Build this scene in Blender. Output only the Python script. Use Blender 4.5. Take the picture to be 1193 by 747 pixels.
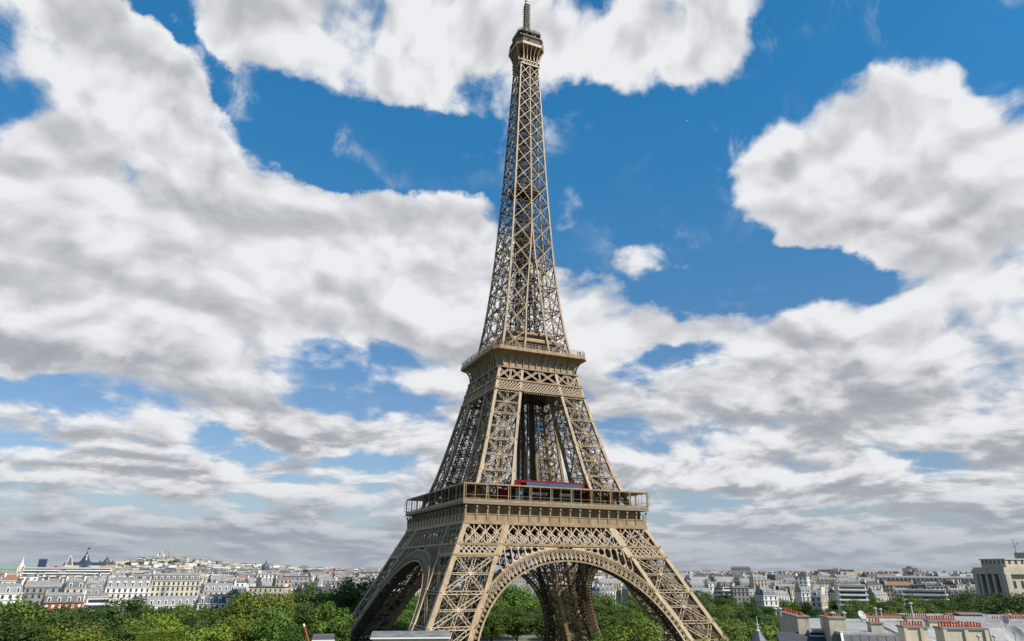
import bpy, math, random
from math import radians, sin, cos, sqrt, pi, atan2, tan
from mathutils import Vector, Matrix, noise
sc = bpy.context.scene
for o in list(bpy.data.objects): bpy.data.objects.remove(o)
COL = sc.collection
# ------------------------------------------------------------------ camera
W0, H0 = 1193.0, 747.0                     # size of the photograph
CAM = Vector((-114.273, -262.893, 35.84))
YAW, PITCH, ROLL, F = 0.42964, 0.39465, 0.0061, 819.887
PX, PY = 596.5 + 27.77, 373.5 - 51.105     # principal point (slightly shifted lens)
fw = Vector((sin(YAW)*cos(PITCH), cos(YAW)*cos(PITCH), sin(PITCH)))
r0 = Vector((cos(YAW), -sin(YAW), 0)); u0 = r0.cross(fw)
cr = r0*cos(ROLL) + u0*sin(ROLL); cu = -r0*sin(ROLL) + u0*cos(ROLL)
cd = bpy.data.cameras.new('camera'); cam = bpy.data.objects.new('camera', cd); COL.objects.link(cam)
cam.matrix_world = Matrix.Translation(CAM) @ Matrix((cr, cu, -fw)).transposed().to_4x4()
cd.sensor_fit = 'HORIZONTAL'; cd.sensor_width = 36.0; cd.lens = 36.0*F/W0
cd.shift_x = -(PX-596.5)/W0; cd.shift_y = (PY-373.5)/W0
cd.clip_start = 1.0; cd.clip_end = 40000.0
sc.camera = cam
sc.render.resolution_x, sc.render.resolution_y = 1024, 641
def ray(px, py):
    return (fw + cr*((px-PX)/F) - cu*((py-PY)/F)).normalized()
# ------------------------------------------------------------------ sun + sky
SUN = Vector((0.30, -0.62, 0.72)).normalized()
SE = math.asin(SUN.z); SA = atan2(SUN.x, SUN.y)
sd = bpy.data.lights.new('sun', 'SUN'); sun = bpy.data.objects.new('sun', sd); COL.objects.link(sun)
sd.energy = 5.0; sd.angle = radians(0.5); sd.color = (1.0, 0.93, 0.82)
sun.rotation_euler = (-SUN).to_track_quat('-Z', 'Y').to_euler()
sun.location = (0, 0, 500)
wd = bpy.data.worlds.new('World'); sc.world = wd; wd.use_nodes = True
NT = wd.node_tree; NT.nodes.clear()
def N(t, nt=None, **k):
    n = (nt or NT).nodes.new(t)
    for a, b in k.items(): setattr(n, a, b)
    return n
class G:
    """tiny helper to write shader maths"""
    def __init__(s, nt): s.nt = nt
    def put(s, sock, v):
        if isinstance(v, (int, float)): sock.default_value = v
        elif isinstance(v, (tuple, Vector)):
            sock.default_value = tuple(v) if len(sock.default_value) == len(v) else tuple(v)+(1.0,)
        else: s.nt.links.new(v, sock)
    def m(s, op, a, b=0.0, c=0.0, clamp=False):
        n = N('ShaderNodeMath', s.nt, operation=op, use_clamp=clamp)
        s.put(n.inputs[0], a); s.put(n.inputs[1], b); s.put(n.inputs[2], c); return n.outputs[0]
    def v(s, op, a, b=(0, 0, 0), sc_=None):
        n = N('ShaderNodeVectorMath', s.nt, operation=op); s.put(n.inputs[0], a); s.put(n.inputs[1], b)
        if sc_ is not None: s.put(n.inputs['Scale'], sc_)
        return n.outputs['Value'] if op in ('DOT_PRODUCT', 'LENGTH') else n.outputs[0]
    def comb(s, x, y, z):
        n = N('ShaderNodeCombineXYZ', s.nt); s.put(n.inputs[0], x); s.put(n.inputs[1], y); s.put(n.inputs[2], z); return n.outputs[0]
    def sep(s, v):
        n = N('ShaderNodeSeparateXYZ', s.nt); s.put(n.inputs[0], v); return n.outputs
    def noise(s, v, scale, detail, rough=0.5, lac=2.0, dist=0.0, dims='3D', w=None, out=0):
        n = N('ShaderNodeTexNoise', s.nt, noise_dimensions=dims); s.put(n.inputs['Vector'], v)
        n.inputs['Scale'].default_value = scale; n.inputs['Detail'].default_value = detail
        n.inputs['Roughness'].default_value = rough; n.inputs['Lacunarity'].default_value = lac; n.inputs['Distortion'].default_value = dist
        return n.outputs[out]
    def ss(s, x, a, b, lo=0.0, hi=1.0, kind='SMOOTHSTEP'):
        n = N('ShaderNodeMapRange', s.nt, interpolation_type=kind); s.put(n.inputs[0], x)
        n.inputs[1].default_value = a; n.inputs[2].default_value = b; s.put(n.inputs[3], lo); s.put(n.inputs[4], hi); return n.outputs[0]
    def mix(s, f, a, b, blend='MIX'):
        n = N('ShaderNodeMix', s.nt, data_type='RGBA', blend_type=blend); s.put(n.inputs[0], f); s.put(n.inputs[6], a); s.put(n.inputs[7], b); return n.outputs[2]
g = G(NT)
tc = N('ShaderNodeTexCoord')
D = g.v('NORMALIZE', tc.outputs['Generated'])
dx, dy, dz = g.sep(D)[:3]
sky = N('ShaderNodeTexSky', sky_type='NISHITA', sun_disc=False, sun_elevation=SE, sun_rotation=SA,
        altitude=60.0, air_density=1.0, dust_density=0.4, ozone_density=3.0)
az = g.m('ARCTAN2', dx, dy)
el = g.m('ARCSINE', dz)
# a cloud deck: the view ray meets a gently curved layer
elp = g.m('ADD', g.m('MAXIMUM', el, 0.0), 0.05)
P0 = g.comb(g.m('MULTIPLY', az, 1.12), g.m('ADD', g.m('MULTIPLY', g.m('LOGARITHM', elp, 2.71828), 0.42), g.m('MULTIPLY', el, 0.75)), 0.0)
warp = g.v('SCALE', g.v('SUBTRACT', g.noise(P0, 2.2, 3.0, 0.5, out=1, dims='2D'), (0.5, 0.5, 0.5)), sc_=0.16)
P = g.v('ADD', P0, g.v('MULTIPLY', warp, (1, 1, 0)))
wob = g.v('SCALE', g.v('SUBTRACT', g.noise(P0, 5.0, 6.0, 0.6, out=1, dims='2D'), (0.5, 0.5, 0.5)), sc_=0.13)
AE = g.v('ADD', g.comb(az, el, 0.0), g.v('MULTIPLY', wob, (1, 0.7, 0)))
# blue gaps (and a few thick clouds): azimuth/elevation, size in pixels at the photograph's scale, tilt, strength
HOLES = [ # px, py, rx, ry, tilt(deg, image clockwise), amount
 (15, 85, 70, 60, 0, -0.5), (5,30,40,40,0,-.3), (178, 5, 45, 22, 40, -0.55), (235, 72, 120, 17, 47, -0.50), (310, 120, 80, 30, 30, -0.5),
 (430, 172, 190, 40, 3, -0.75), (330, 160, 90, 42, 20, -0.55), (200, 205, 75, 24, 20, -0.5), (560, 150, 110, 62, -20, -0.75), (350,235,60,12,0,-.3),
 (640, 190, 90, 120, 0, -0.62), (745, 205, 110, 120, 0, -0.85), (770, 150, 95, 60, 0, -0.6), (900, 100, 130, 62, -35, -0.75), (960, 30, 100, 55, 0, -0.7),
 (1100, 30, 130, 55, 0, -0.40), (1180, 75, 60, 55, 0, -0.45), (820, 300, 120, 60, 10, -0.7), (920, 338, 130, 32, -5, -0.65), (975, 320, 60, 28, 20, -.35),
 (400, 452, 80, 24, 12, -0.48), (110, 458, 80, 26, -5, -0.45), (20, 452, 60, 14, 0, -0.3), (30,525,60,16,0,-.3),(200,500,90,16,15,-.28),(350, 530, 120, 14, 3, -0.3), (470,535,50,12,0,-.2), (250, 585, 150, 10, 0, -0.35),
 (800, 415, 90, 16, -18, -0.5), (740, 450, 30, 30, 0, -0.3), (1060, 545, 60, 22, -5, -0.4), (820, 578, 45, 10, 5, -0.4), (240, 240, 160, 40, 12, 0.5), (470, 250, 120, 26, 3, 0.45), (560, 290, 60, 50, 0, .4), (150, 420, 160, 22, 0, .25), (250, 480, 160, 24, 5, .35), (560, 420, 90, 40, 0, .35), (420, 385, 150, 22, 8, .3), (620, 520, 120, 40, 0, .3), (870, 440, 160, 40, -5, .35), (720, 500, 80, 30, 0, .2), (150, 545, 200, 16, 0, .2), (90, 500, 100, 14, 0, .25), (735,512,40,18,0,-.35),(1080,530,30,18,0,-.2),
 (120, 55, 150, 60, 38, 0.40), (60,175,110,60,15,.12), (130, 280, 220, 90, 10, 0.3), (60,380,200,60,0,.3), (480, 310, 160, 60, 5, 0.35), (520, 60, 280, 75, 8, 0.7), (300, 40, 70, 40, 30, .4), (800, 30, 120, 60, 0, 0.35), (760,60,120,50,-10,.3), (700, 365, 160, 36, 5, 0.45), (340,330,160,60,0,.25),
 (1050, 190, 230, 90, -15, 0.6), (860, 200, 70, 50, -10, 0.55), (930, 290, 45, 16, -5, 0.55), (1120, 290, 150, 60, 0, 0.75), (1040, 400, 260, 60, 0, 0.35), (684, 228, 40, 44, 30, 1.15), (742, 296, 50, 26, 10, .62), (790, 305, 60, 20, -10, .62), (640, 50, 90, 50, 0, .35), (1085, 62, 110, 34, -15, .42), (560, 150, 60, 26, 0, .1), (200, 115, 110, 48, 38, .6), (840, 375, 110, 30, 0, .4), (960, 500, 260, 50, 0, 0.3), (120, 420, 190, 26, 5, .2),(380, 490, 200, 26, 5, .25),
 (240, 620, 500, 14, 0, .3), (1000, 620, 500, 14, 0, .3), (900,560,300,20,0,.12)]
def az_el(px, py):
    d = ray(px, py); return atan2(d.x, d.y), math.asin(d.z)
cover = None
for (hx, hy, rx, ry, tl, am) in HOLES:
    a0, e0 = az_el(hx, hy); t = radians(tl); k = 1.4
    ax, ex = az_el(hx+rx*cos(t)*k, hy+rx*sin(t)*k); bx_, ex2 = az_el(hx-ry*sin(t)*k, hy+ry*cos(t)*k)
    u = Vector((ax-a0, ex-e0, 0)); v_ = Vector((bx_-a0, ex2-e0, 0))
    det = u.x*v_.y-u.y*v_.x
    M = Vector((v_.y/det, -v_.x/det, 0)); Q = Vector((-u.y/det, u.x/det, 0))   # inverse of [u v]
    d = g.v('SUBTRACT', AE, (a0, e0, 0.0))
    q = g.m('ADD', g.m('POWER', g.v('DOT_PRODUCT', d, tuple(M)), 2.0), g.m('POWER', g.v('DOT_PRODUCT', d, tuple(Q)), 2.0))
    b = g.m('MULTIPLY', g.ss(q, 0.0, 1.15, 1.0, 0.0), am*0.85)
    cover = b if cover is None else g.m('ADD', cover, b)
def vor(v, scale, detail):
    n = N('ShaderNodeTexVoronoi', feature='SMOOTH_F1', voronoi_dimensions='2D'); g.put(n.inputs['Vector'], v); n.inputs['Scale'].default_value = scale
    n.inputs['Detail'].default_value = detail; n.inputs['Roughness'].default_value = 0.55; n.inputs['Smoothness'].default_value = 0.6; n.inputs['Lacunarity'].default_value = 2.2
    return n.outputs['Distance']
low2 = g.ss(el, radians(3), radians(20), 1.0, 0.0)
def density(Pv, fine, puff):
    big = g.noise(Pv, 2.3, 2.0, 0.5, dims='2D')
    nn = g.noise(Pv, 5.5, fine, 0.56, 2.1, dims='2D')
    sm = g.noise(Pv, 11.0, 4.0, 0.6, dims='2D')
    a = g.m('ADD', g.m('ADD', g.m('MULTIPLY', g.m('SUBTRACT', big, 0.5), g.m('SUBTRACT', 1.5, g.m('MULTIPLY', low2, 0.9))), g.m('MULTIPLY', g.m('MULTIPLY', g.m('SUBTRACT', sm, 0.5), low2), 1.5)), g.m('MULTIPLY', g.m('SUBTRACT', nn, 0.5), 1.45))
    return g.m('ADD', a, g.m('MULTIPLY', g.m('SUBTRACT', 0.42, vor(Pv, 7.0, puff)), 0.55))
d0 = density(P, 8.0, 2.0)
Pu = g.v('ADD', P, (0.008, 0.045, 0.0))          # a little nearer the zenith: what stands above each point
d1 = density(Pu, 2.0, 1.0)
base = g.m('ADD', g.m('ADD', cover, g.m('MULTIPLY', low2, 0.24)), g.ss(g.v('DOT_PRODUCT', D, (sin(YAW), cos(YAW), 0.0)), -0.15, 0.45, -0.35, 0.36))  # cloud cover thinned behind the camera to weaken the ambient light
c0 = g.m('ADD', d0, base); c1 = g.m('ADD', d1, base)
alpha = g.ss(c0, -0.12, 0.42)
wn = g.noise(P, 9.0, 8.0, 0.66, dist=0.25, dims='2D')
wm = g.noise(P, 2.6, 2.0, 0.5, dims='2D')
wisp = g.m('MULTIPLY', g.ss(wn, 0.50, 0.80), g.ss(wm, 0.46, 0.64, 0.05, 0.75))
alpha = g.m('MAXIMUM', alpha, wisp)
thick = g.ss(c1, 0.2, 1.5)
top = g.ss(g.m('SUBTRACT', c0, c1), -0.35, 0.35)
low = g.ss(el, radians(3), radians(24), 1.0, 0.0)      # towards the horizon one sees the grey undersides
fine = g.noise(P, 22.0, 5.0, 0.6, dims='2D')
lit = g.m('SUBTRACT', g.m('ADD', 0.97, g.m('MULTIPLY', g.m('SUBTRACT', top, 0.5), 0.36)), g.m('MULTIPLY', thick, g.m('ADD', 0.24, g.m('MULTIPLY', low, 0.14))))
lit = g.m('ADD', lit, g.m('MULTIPLY', g.m('SUBTRACT', fine, 0.5), 0.3))
lit = g.m('SUBTRACT', lit, g.m('MULTIPLY', low, 0.16), clamp=True)
ramp = N('ShaderNodeValToRGB'); g.put(ramp.inputs[0], lit)
cr_ = ramp.color_ramp; cr_.elements[0].position = 0.12; cr_.elements[0].color = (0.235, 0.27, 0.325, 1)
cr_.elements[1].position = 1.0; cr_.elements[1].color = (0.84, 0.85, 0.87, 1)
e = cr_.elements.new(0.5); e.color = (0.43, 0.45, 0.485, 1)
e = cr_.elements.new(0.75); e.color = (0.66, 0.675, 0.70, 1)
STR = 0.10
tint = g.mix(g.ss(el, radians(5), radians(38)), (0.86, 0.90, 0.98), (0.36, 1.36, 1.66))
blue = g.mix(1.0, sky.outputs[0], tint, 'MULTIPLY')
cloud = g.v('SCALE', ramp.outputs[0], sc_=1.0/STR)
skc = g.mix(alpha, blue, cloud)
hz = g.ss(el, radians(0.0), radians(7.0), 0.75, 0.0)
skc = g.mix(hz, skc, tuple(v/STR for v in (0.34, 0.385, 0.455)))
bg = N('ShaderNodeBackground'); g.put(bg.inputs[0], skc); bg.inputs[1].default_value = STR/1.366
wo_ = N('ShaderNodeOutputWorld'); NT.links.new(bg.outputs[0], wo_.inputs[0])
wd.cycles.sampling_method = 'MANUAL'; wd.cycles.sample_map_resolution = 512
sc.view_settings.view_transform = 'Standard'; sc.view_settings.look = 'None'
sc.view_settings.exposure = 0.45; sc.view_settings.gamma = 1.0; sc.view_settings.use_curve_mapping = False
# ------------------------------------------------------------------ helpers
class MB:
    """collects faces; build() links them as one mesh object"""
    def __init__(s): s.v = []; s.f = []; s.m = []; s.k = 0
    def face(s, pts, m=None):
        i = len(s.v); s.v.extend([tuple(p) for p in pts]); s.f.append(tuple(range(i, i+len(pts)))); s.m.append(s.k if m is None else m)
    def hexa(s, a, b, caps=True):
        i = len(s.v); s.v.extend([tuple(p) for p in a]+[tuple(p) for p in b]); n = len(a)
        for k in range(n): s.f.append((i+k, i+(k+1) % n, i+n+(k+1) % n, i+n+k)); s.m.append(s.k)
        if caps:
            s.f.append(tuple(i+k for k in reversed(range(n)))); s.m.append(s.k)
            s.f.append(tuple(i+n+k for k in range(n))); s.m.append(s.k)
    def beam(s, p, q, w, h, n=(0, 0, 1), caps=True):
        p = Vector(p); q = Vector(q); d = q-p
        if d.length < 1e-6: return
        d.normalize(); n = Vector(n); a = d.cross(n)
        if a.length < 1e-3: a = d.cross(Vector((0.31, 0.95, 0.1)))
        a.normalize(); b = a.cross(d); a *= w/2; b *= h/2
        s.hexa([p-a-b, p+a-b, p+a+b, p-a+b], [q-a-b, q+a-b, q+a+b, q-a+b], caps)
    def box(s, c, sx, sy, sz, ang=0.0, z0=None):
        """box centred in plan at c with its bottom at c.z"""
        ca, sa = cos(ang), sin(ang); x, y, z = c
        P = [(x+ca*i*sx/2-sa*j*sy/2, y+sa*i*sx/2+ca*j*sy/2) for i, j in ((-1, -1), (1, -1), (1, 1), (-1, 1))]
        s.hexa([(a, b, z) for a, b in P], [(a, b, z+sz) for a, b in P])
    def cyl(s, p, q, r0, r1, n=8, caps=True):
        p = Vector(p); q = Vector(q); d = (q-p).normalized(); a = d.orthogonal().normalized(); b = d.cross(a)
        s.hexa([p+(a*cos(2*pi*k/n)+b*sin(2*pi*k/n))*r0 for k in range(n)], [q+(a*cos(2*pi*k/n)+b*sin(2*pi*k/n))*r1 for k in range(n)], caps)
    def lathe(s, prof, c, n=16):
        for (ra, za), (rb, zb) in zip(prof, prof[1:]):
            for k in range(n):
                a0, a1 = 2*pi*k/n, 2*pi*(k+1)/n
                pts = [(c[0]+ra*cos(a0), c[1]+ra*sin(a0), c[2]+za), (c[0]+ra*cos(a1), c[1]+ra*sin(a1), c[2]+za),
                       (c[0]+rb*cos(a1), c[1]+rb*sin(a1), c[2]+zb), (c[0]+rb*cos(a0), c[1]+rb*sin(a0), c[2]+zb)]
                if ra < 1e-4: pts = pts[1:]
                elif rb < 1e-4: pts = pts[:3]
                s.face(pts)
    def rotated(s, k):
        """a copy turned k quarter turns about the world z axis"""
        o = MB(); c, d = [(1, 0), (0, 1), (-1, 0), (0, -1)][k % 4]
        o.v = [(c*x-d*y, d*x+c*y, z) for x, y, z in s.v]; o.f = list(s.f); o.m = list(s.m); return o
    def build(s, name, mats, parent=None, smooth=False):
        me = bpy.data.meshes.new(name); me.from_pydata(s.v, [], s.f)
        if not isinstance(mats, (list, tuple)): mats = [mats]
        for m in mats: me.materials.append(m)
        if len(mats) > 1: me.polygons.foreach_set('material_index', s.m)
        if smooth: me.polygons.foreach_set('use_smooth', [True]*len(s.f))
        me.update()
        o = bpy.data.objects.new(name, me); COL.objects.link(o)
        if parent is not None: o.parent = parent; o.matrix_parent_inverse = parent.matrix_world.inverted()
        return o
def tag(o, label=None, cat=None, group=None, kind=None):
    if label: o['label'] = label
    if cat: o['category'] = cat
    if group: o['group'] = group
    if kind: o['kind'] = kind
    return o
def empty(name, loc=(0, 0, 0), rz=0.0):
    o = bpy.data.objects.new(name, None); COL.objects.link(o); o.location = loc; o.rotation_euler = (0, 0, rz)
    o.matrix_world = Matrix.Translation(Vector(loc)) @ Matrix.Rotation(rz, 4, 'Z'); return o
def build_local(mb, name, mats, parent, smooth=False):
    """mesh given in the parent's own coordinates"""
    o = mb.build(name, mats, None, smooth); o.parent = parent; return o
def at(px, py, dist):
    d = ray(px, py); return CAM + d*(dist/sqrt(d.x*d.x+d.y*d.y))
def mat(name, col, rough=0.7, metal=0.0, var=0.0, vscale=1.0, bump=0.0, spec=0.3, streak=None, coords='Object', trans=0.0, objvar=0.0):
    m = bpy.data.materials.new(name); m.use_nodes = True; nt = m.node_tree; h = G(nt)
    b = nt.nodes['Principled BSDF']; b.inputs['Roughness'].default_value = rough; b.inputs['Metallic'].default_value = metal
    b.inputs['Specular IOR Level'].default_value = spec
    c = tuple(col)+(1.0,)
    if var > 0 or streak or objvar > 0:
        t = N('ShaderNodeTexCoord', nt).outputs[coords]
        out = c
        if var > 0:
            n1 = h.noise(t, vscale, 5.0, 0.6); f = h.ss(n1, 0.3, 0.7, 1.0-var, 1.0+var, 'LINEAR')
            out = h.v('SCALE', tuple(col), sc_=f)
        if streak:
            n2 = h.noise(h.v('MULTIPLY', t, streak[0]), 1.0, 4.0, 0.6); f2 = h.ss(n2, 0.45, 0.7, 0.0, streak[2])
            out = h.mix(f2, out, tuple(streak[1])+(1.0,))
        if objvar > 0:
            oi = N('ShaderNodeObjectInfo', nt).outputs['Random']
            hs = N('ShaderNodeHueSaturation', nt); h.put(hs.inputs['Color'], out)
            h.put(hs.inputs['Value'], h.ss(oi, 0, 1, 1-objvar, 1+objvar, 'LINEAR'))
            h.put(hs.inputs['Hue'], h.ss(h.m('FRACT', h.m('MULTIPLY', oi, 7.13)), 0, 1, 0.5-objvar*0.06, 0.5+objvar*0.06, 'LINEAR'))
            out = hs.outputs[0]
        h.put(b.inputs['Base Color'], out)
        if bump > 0:
            bn = N('ShaderNodeBump', nt); bn.inputs['Strength'].default_value = bump
            h.put(bn.inputs['Height'], h.noise(t, vscale*6, 4.0, 0.6)); nt.links.new(bn.outputs[0], b.inputs['Normal'])
    else: b.inputs['Base Color'].default_value = c
    return m
M = {}
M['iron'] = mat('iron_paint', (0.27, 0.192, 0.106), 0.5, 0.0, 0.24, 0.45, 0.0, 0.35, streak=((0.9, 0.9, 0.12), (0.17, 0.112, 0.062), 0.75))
M['iron2'] = mat('iron_paint_shaded', (0.055, 0.038, 0.023), 0.6, 0.0, 0.16, 0.3, 0.0, 0.3)  # iron colour with shade painted in, for inner members; also covers mast and railings
M['darkglass'] = mat('dark_glazing', (0.03, 0.035, 0.045), 0.12, 0.0, spec=0.6)
M['red'] = mat('red_cladding', (0.13, 0.010, 0.011), 0.85, var=0.15, vscale=0.8, spec=0.05)
M['bluepanel'] = mat('blue_panel', (0.035, 0.065, 0.12), 0.7, spec=0.1, var=0.2, vscale=0.6)
M['whitep'] = mat('white_panel', (0.8, 0.8, 0.78), 0.5)
M['masonry'] = mat('pale_masonry', (0.42, 0.38, 0.31), 0.9, var=0.15, vscale=0.5)
M['deck'] = mat('deck_floor', (0.2, 0.16, 0.12), 0.8)

# ------------------------------------------------------------------ ground and terrain
def terrain(x, y):
    d = sqrt((x-CAM.x)**2+(y-CAM.y)**2)
    a = atan2(x-CAM.x, y-CAM.y)
    z = 0.0
    # the hill on the left, about four and a half kilometres off
    def hill(px, D, h, sx, sy):
        c = at(px, 664, D); f = Vector((c.x-CAM.x, c.y-CAM.y)).normalized()
        q = Vector((x-c.x, y-c.y)); u = q.dot(f)/sy; v = (q.x*f.y-q.y*f.x)/sx
        return h*math.exp(-(u*u+v*v))
    z += hill(180, 4500, 40, 230, 450) + hill(235, 4600, 28, 420, 500) + hill(330, 4800, 14, 500, 500)
    z += hill(1150, 900, 6, 300, 300)
    if d > 900: z += min((d-900)/2600.0, 1.0)*4.0
    return z
def make_ground():
    mb = MB(); rings = [0, 60, 120, 200, 300, 420, 560, 720, 900, 1150, 1450, 1800, 2200, 2700, 3200, 3600, 3900, 4200, 4500, 4800, 5200, 5800, 6600, 8000, 12000, 22000]
    n = 160; idx = []
    for r in rings:
        row = []
        for k in range(n):
            a = 2*pi*k/n; x, y = CAM.x+r*sin(a), CAM.y+r*cos(a)
            row.append(len(mb.v)); mb.v.append((x, y, terrain(x, y)))
        idx.append(row)
    for i in range(len(rings)-1):
        for k in range(n):
            mb.f.append((idx[i][k], idx[i][(k+1) % n], idx[i+1][(k+1) % n], idx[i+1][k])); mb.m.append(0)
    m = mat('ground_soil', (0.10, 0.11, 0.07), 0.95, var=0.35, vscale=0.02, coords='Object', streak=((0.01, 0.01, 0.01), (0.16, 0.15, 0.13), 0.8))
    o = mb.build('ground', m, None, True); tag(o, kind='structure')
make_ground()
def sheet(name, pts, z, m):
    mb = MB(); mb.face([(x, y, z) for x, y in pts]); o = mb.build(name, m); tag(o, kind='structure'); return o
M['asphalt'] = mat('asphalt', (0.055, 0.055, 0.06), 0.9, var=0.2, vscale=0.3)
M['gravelpath'] = mat('pale_gravel', (0.36, 0.32, 0.26), 0.95, var=0.15, vscale=0.2)
M['lawn'] = mat('lawn_grass', (0.07, 0.12, 0.025), 0.95, var=0.3, vscale=0.15)
sheet('esplanade', [(-90, -90), (90, -90), (90, 90), (-90, 90)], 0.02, M['asphalt'])
sheet('quay_road', [(-700, 120), (700, 120), (700, 136), (-700, 136)], 0.03, M['asphalt'])
for s_ in (-0.15, 0.15):
    sheet('road_marking', [(-700, 128+s_), (700, 128+s_), (700, 128+s_+0.12), (-700, 128+s_+0.12)], 0.036, M['whitep'])
for y0 in (117.0, 136.0):
    mb = MB(); mb.box((0, y0+1.5, 0.0), 1400, 3.0, 0.14); tag(mb.build('pavement', M['gravelpath']), kind='structure')

# ------------------------------------------------------------------ the iron tower
def lerp_table(T):
    def f(z):
        if z <= T[0][0]: return T[0][1]
        for (a, b), (c, d) in zip(T, T[1:]):
            if z <= c: return b+(d-b)*(z-a)/(c-a)
        return T[-1][1]
    return f
WO = lerp_table([(0, 60.6), (19, 50.4), (29, 45.2), (40, 39.7), (50, 34.8), (57, 31.5), (63.5, 28.9), (70, 26.7), (79, 24.2), (90, 21.5), (100, 19.1), (108.5, 17.2), (119, 15.05), (128, 13.6), (137, 12.5), (150, 11.2), (162, 10.2), (175, 9.4), (189, 8.6), (210, 7.5), (232.5, 6.5), (240, 6.15), (267, 4.95), (290, 4.5)])
WI = lerp_table([(0, 45.4), (19.2, 35.4), (29, 29.8), (38, 25.4), (49, 19.9), (57, 17.0), (64, 14.7), (78, 12.1), (90, 9.85), (96, 8.7), (108.4, 6.6), (126, 4.35), (137, 3.7), (147.5, 2.65), (158, 1.55), (168, 0.7), (178.3, 0.0)])
tower = empty('iron_lattice_tower', (0, 0, 0))
tag(tower, 'tall tapering iron lattice tower painted brown, arches at its foot and three platforms', 'tower')
def T(name, mb, mats, parent=tower, smooth=False): return mb.build(name, mats, parent, smooth)
def lat(mb, p, q, w, t, n, depth=None, step=None, zig=True):
    """lattice member: two slim chords and a zigzag web, flat in the plane with normal n"""
    p = Vector(p); q = Vector(q); d = q-p; L = d.length
    if L < 0.05: return
    d.normalize(); n = Vector(n).normalized(); s = d.cross(n).normalized()*(w/2-t/2)
    depth = depth or t*1.6
    mb.beam(p-s, q-s, t, depth, n, False); mb.beam(p+s, q+s, t, depth, n, False)
    if zig:
        k = max(2, int(round(L/(step or w*1.3)))); 
        for i in range(k):
            a = p+d*(L*i/k); b = p+d*(L*(i+1)/k); sg = 1 if i % 2 else -1
            mb.beam(a+s*sg, b-s*sg, t*0.6, depth*0.5, n, False)
def poly_beam(mb, fn, zs, w, h, n):
    for a, b in zip(zs, zs[1:]): mb.beam(fn(a), fn(b), w, h, n, True)
def truss_leg(ribw, mw, mt, levels, zfoot, ztop, strut=True, xw=None):
    """one quarter leg (the -x -y one): returns ribs, bracing, inner work"""
    ribs, br, inn = [], MB(), MB()
    R = {'oo': lambda z: Vector((-WO(z), -WO(z), z)), 'io': lambda z: Vector((-WI(z), -WO(z), z)),
         'oi': lambda z: Vector((-WO(z), -WI(z), z)), 'ii': lambda z: Vector((-WI(z), -WI(z), z))}
    zs = sorted(set([zfoot, ztop]+[z for z in levels if zfoot < z < ztop]+[z for z in (19, 29, 40, 50, 57, 63.5, 70, 79, 90, 100, 108.5, 119, 128) if zfoot < z < ztop]))
    for k, fn in R.items():
        off = {'oo': (1, 1), 'io': (-1, 1), 'oi': (1, -1), 'ii': (-1, -1)}[k]
        s = ribw/2
        g2 = (lambda f, o: (lambda z: f(z)+Vector((o[0]*s, o[1]*s, 0))))(fn, off)
        rm_ = MB(); poly_beam(rm_, g2, zs, ribw, ribw, (0, 1, 0)); ribs.append(rm_)
    for ka, kb, nrm, outer in (('oo', 'io', (0, -1, 0), 1), ('oo', 'oi', (-1, 0, 0), 1), ('oi', 'ii', (0, 1, 0), 0), ('io', 'ii', (1, 0, 0), 0)):
        A, B = R[ka], R[kb]; nn = Vector(nrm)
        tgt = br
        for i, (z0, z1) in enumerate(zip(levels, levels[1:])):
            a0, a1, b0, b1 = A(z0), A(z1), B(z0), B(z1)
            e = (b0-a0).normalized()*ribw*0.8; e1 = (b1-a1).normalized()*ribw*0.8
            n = (b0-a0).cross(a1-a0).normalized(); n = n if n.dot(nn) > 0 else -n
            ins = -n*0.25
            lat(tgt, a0+e+ins, b1-e1+ins, mw, mt, n); lat(tgt, b0-e+ins*2.2, a1+e1+ins*2.2, mw, mt, n)
            for z in ((z0,) if z1 != levels[-1] else (z0, z1)):
                lat(tgt, A(z)+ins, B(z)+ins, mw*0.9, mt, n)
            c0, c1 = (a0+b0)/2, (a1+b1)/2; cc = (a0+b1)/2*0.5+(b0+a1)/2*0.5
            if strut: lat(tgt, c0+ins*2.5, c1+ins*2.5, mw*0.8, mt*0.8, n)
            # gusset plates
            u = (b0-a0).normalized(); w_ = n.cross(u)
            for c, s in ((cc-n*0.1, mw*0.95), (a0+e*0.9-n*0.1, mw*1.0), (b0-e*0.9-n*0.1, mw*1.0)):
                pts = [c+u*s*0.5*i2+w_*s*0.5*j2 for i2, j2 in ((-1, -.45), (-.45, -1), (.45, -1), (1, -.45), (1, .45), (.45, 1), (-.45, 1), (-1, .45))]
                tgt.hexa([p_-n*0.07 for p_ in pts], [p_+n*0.07 for p_ in pts])
            # mid height thin rail
            for (p_, q_, r_) in ((a0, cc, b0), (a1, cc, b1), (a0, cc, a1), (b0, cc, b1)):
                m1, m2 = (p_+q_)/2, (r_+q_)/2; o3 = ins*1.6
                inn.beam(m1+o3, (p_+r_)/2+o3, mt*.8, mt*.6, n, False); inn.beam(m2+o3, (p_+r_)/2+o3, mt*.8, mt*.6, n, False); inn.beam(m1+o3, m2+o3, mt*.8, mt*.6, n, False)
            zm = (z0+z1)/2; lat(tgt, A(zm)+ins, B(zm)+ins, mw*0.55, mt*0.7, n)
    # work inside the leg: diaphragms, lift track, stair
    for z in levels:
        P = [R[k](z) for k in ('oo', 'io', 'ii', 'oi')]
        lat(inn, P[0], P[2], mw*0.8, mt, (0, 0, 1)); lat(inn, P[1], P[3], mw*0.8, mt, (0, 0, 1))
    mid = lambda z, fx, fy: Vector((-(WO(z)*(1-fx)+WI(z)*fx), -(WO(z)*(1-fy)+WI(z)*fy), z))
    nst = 3
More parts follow.
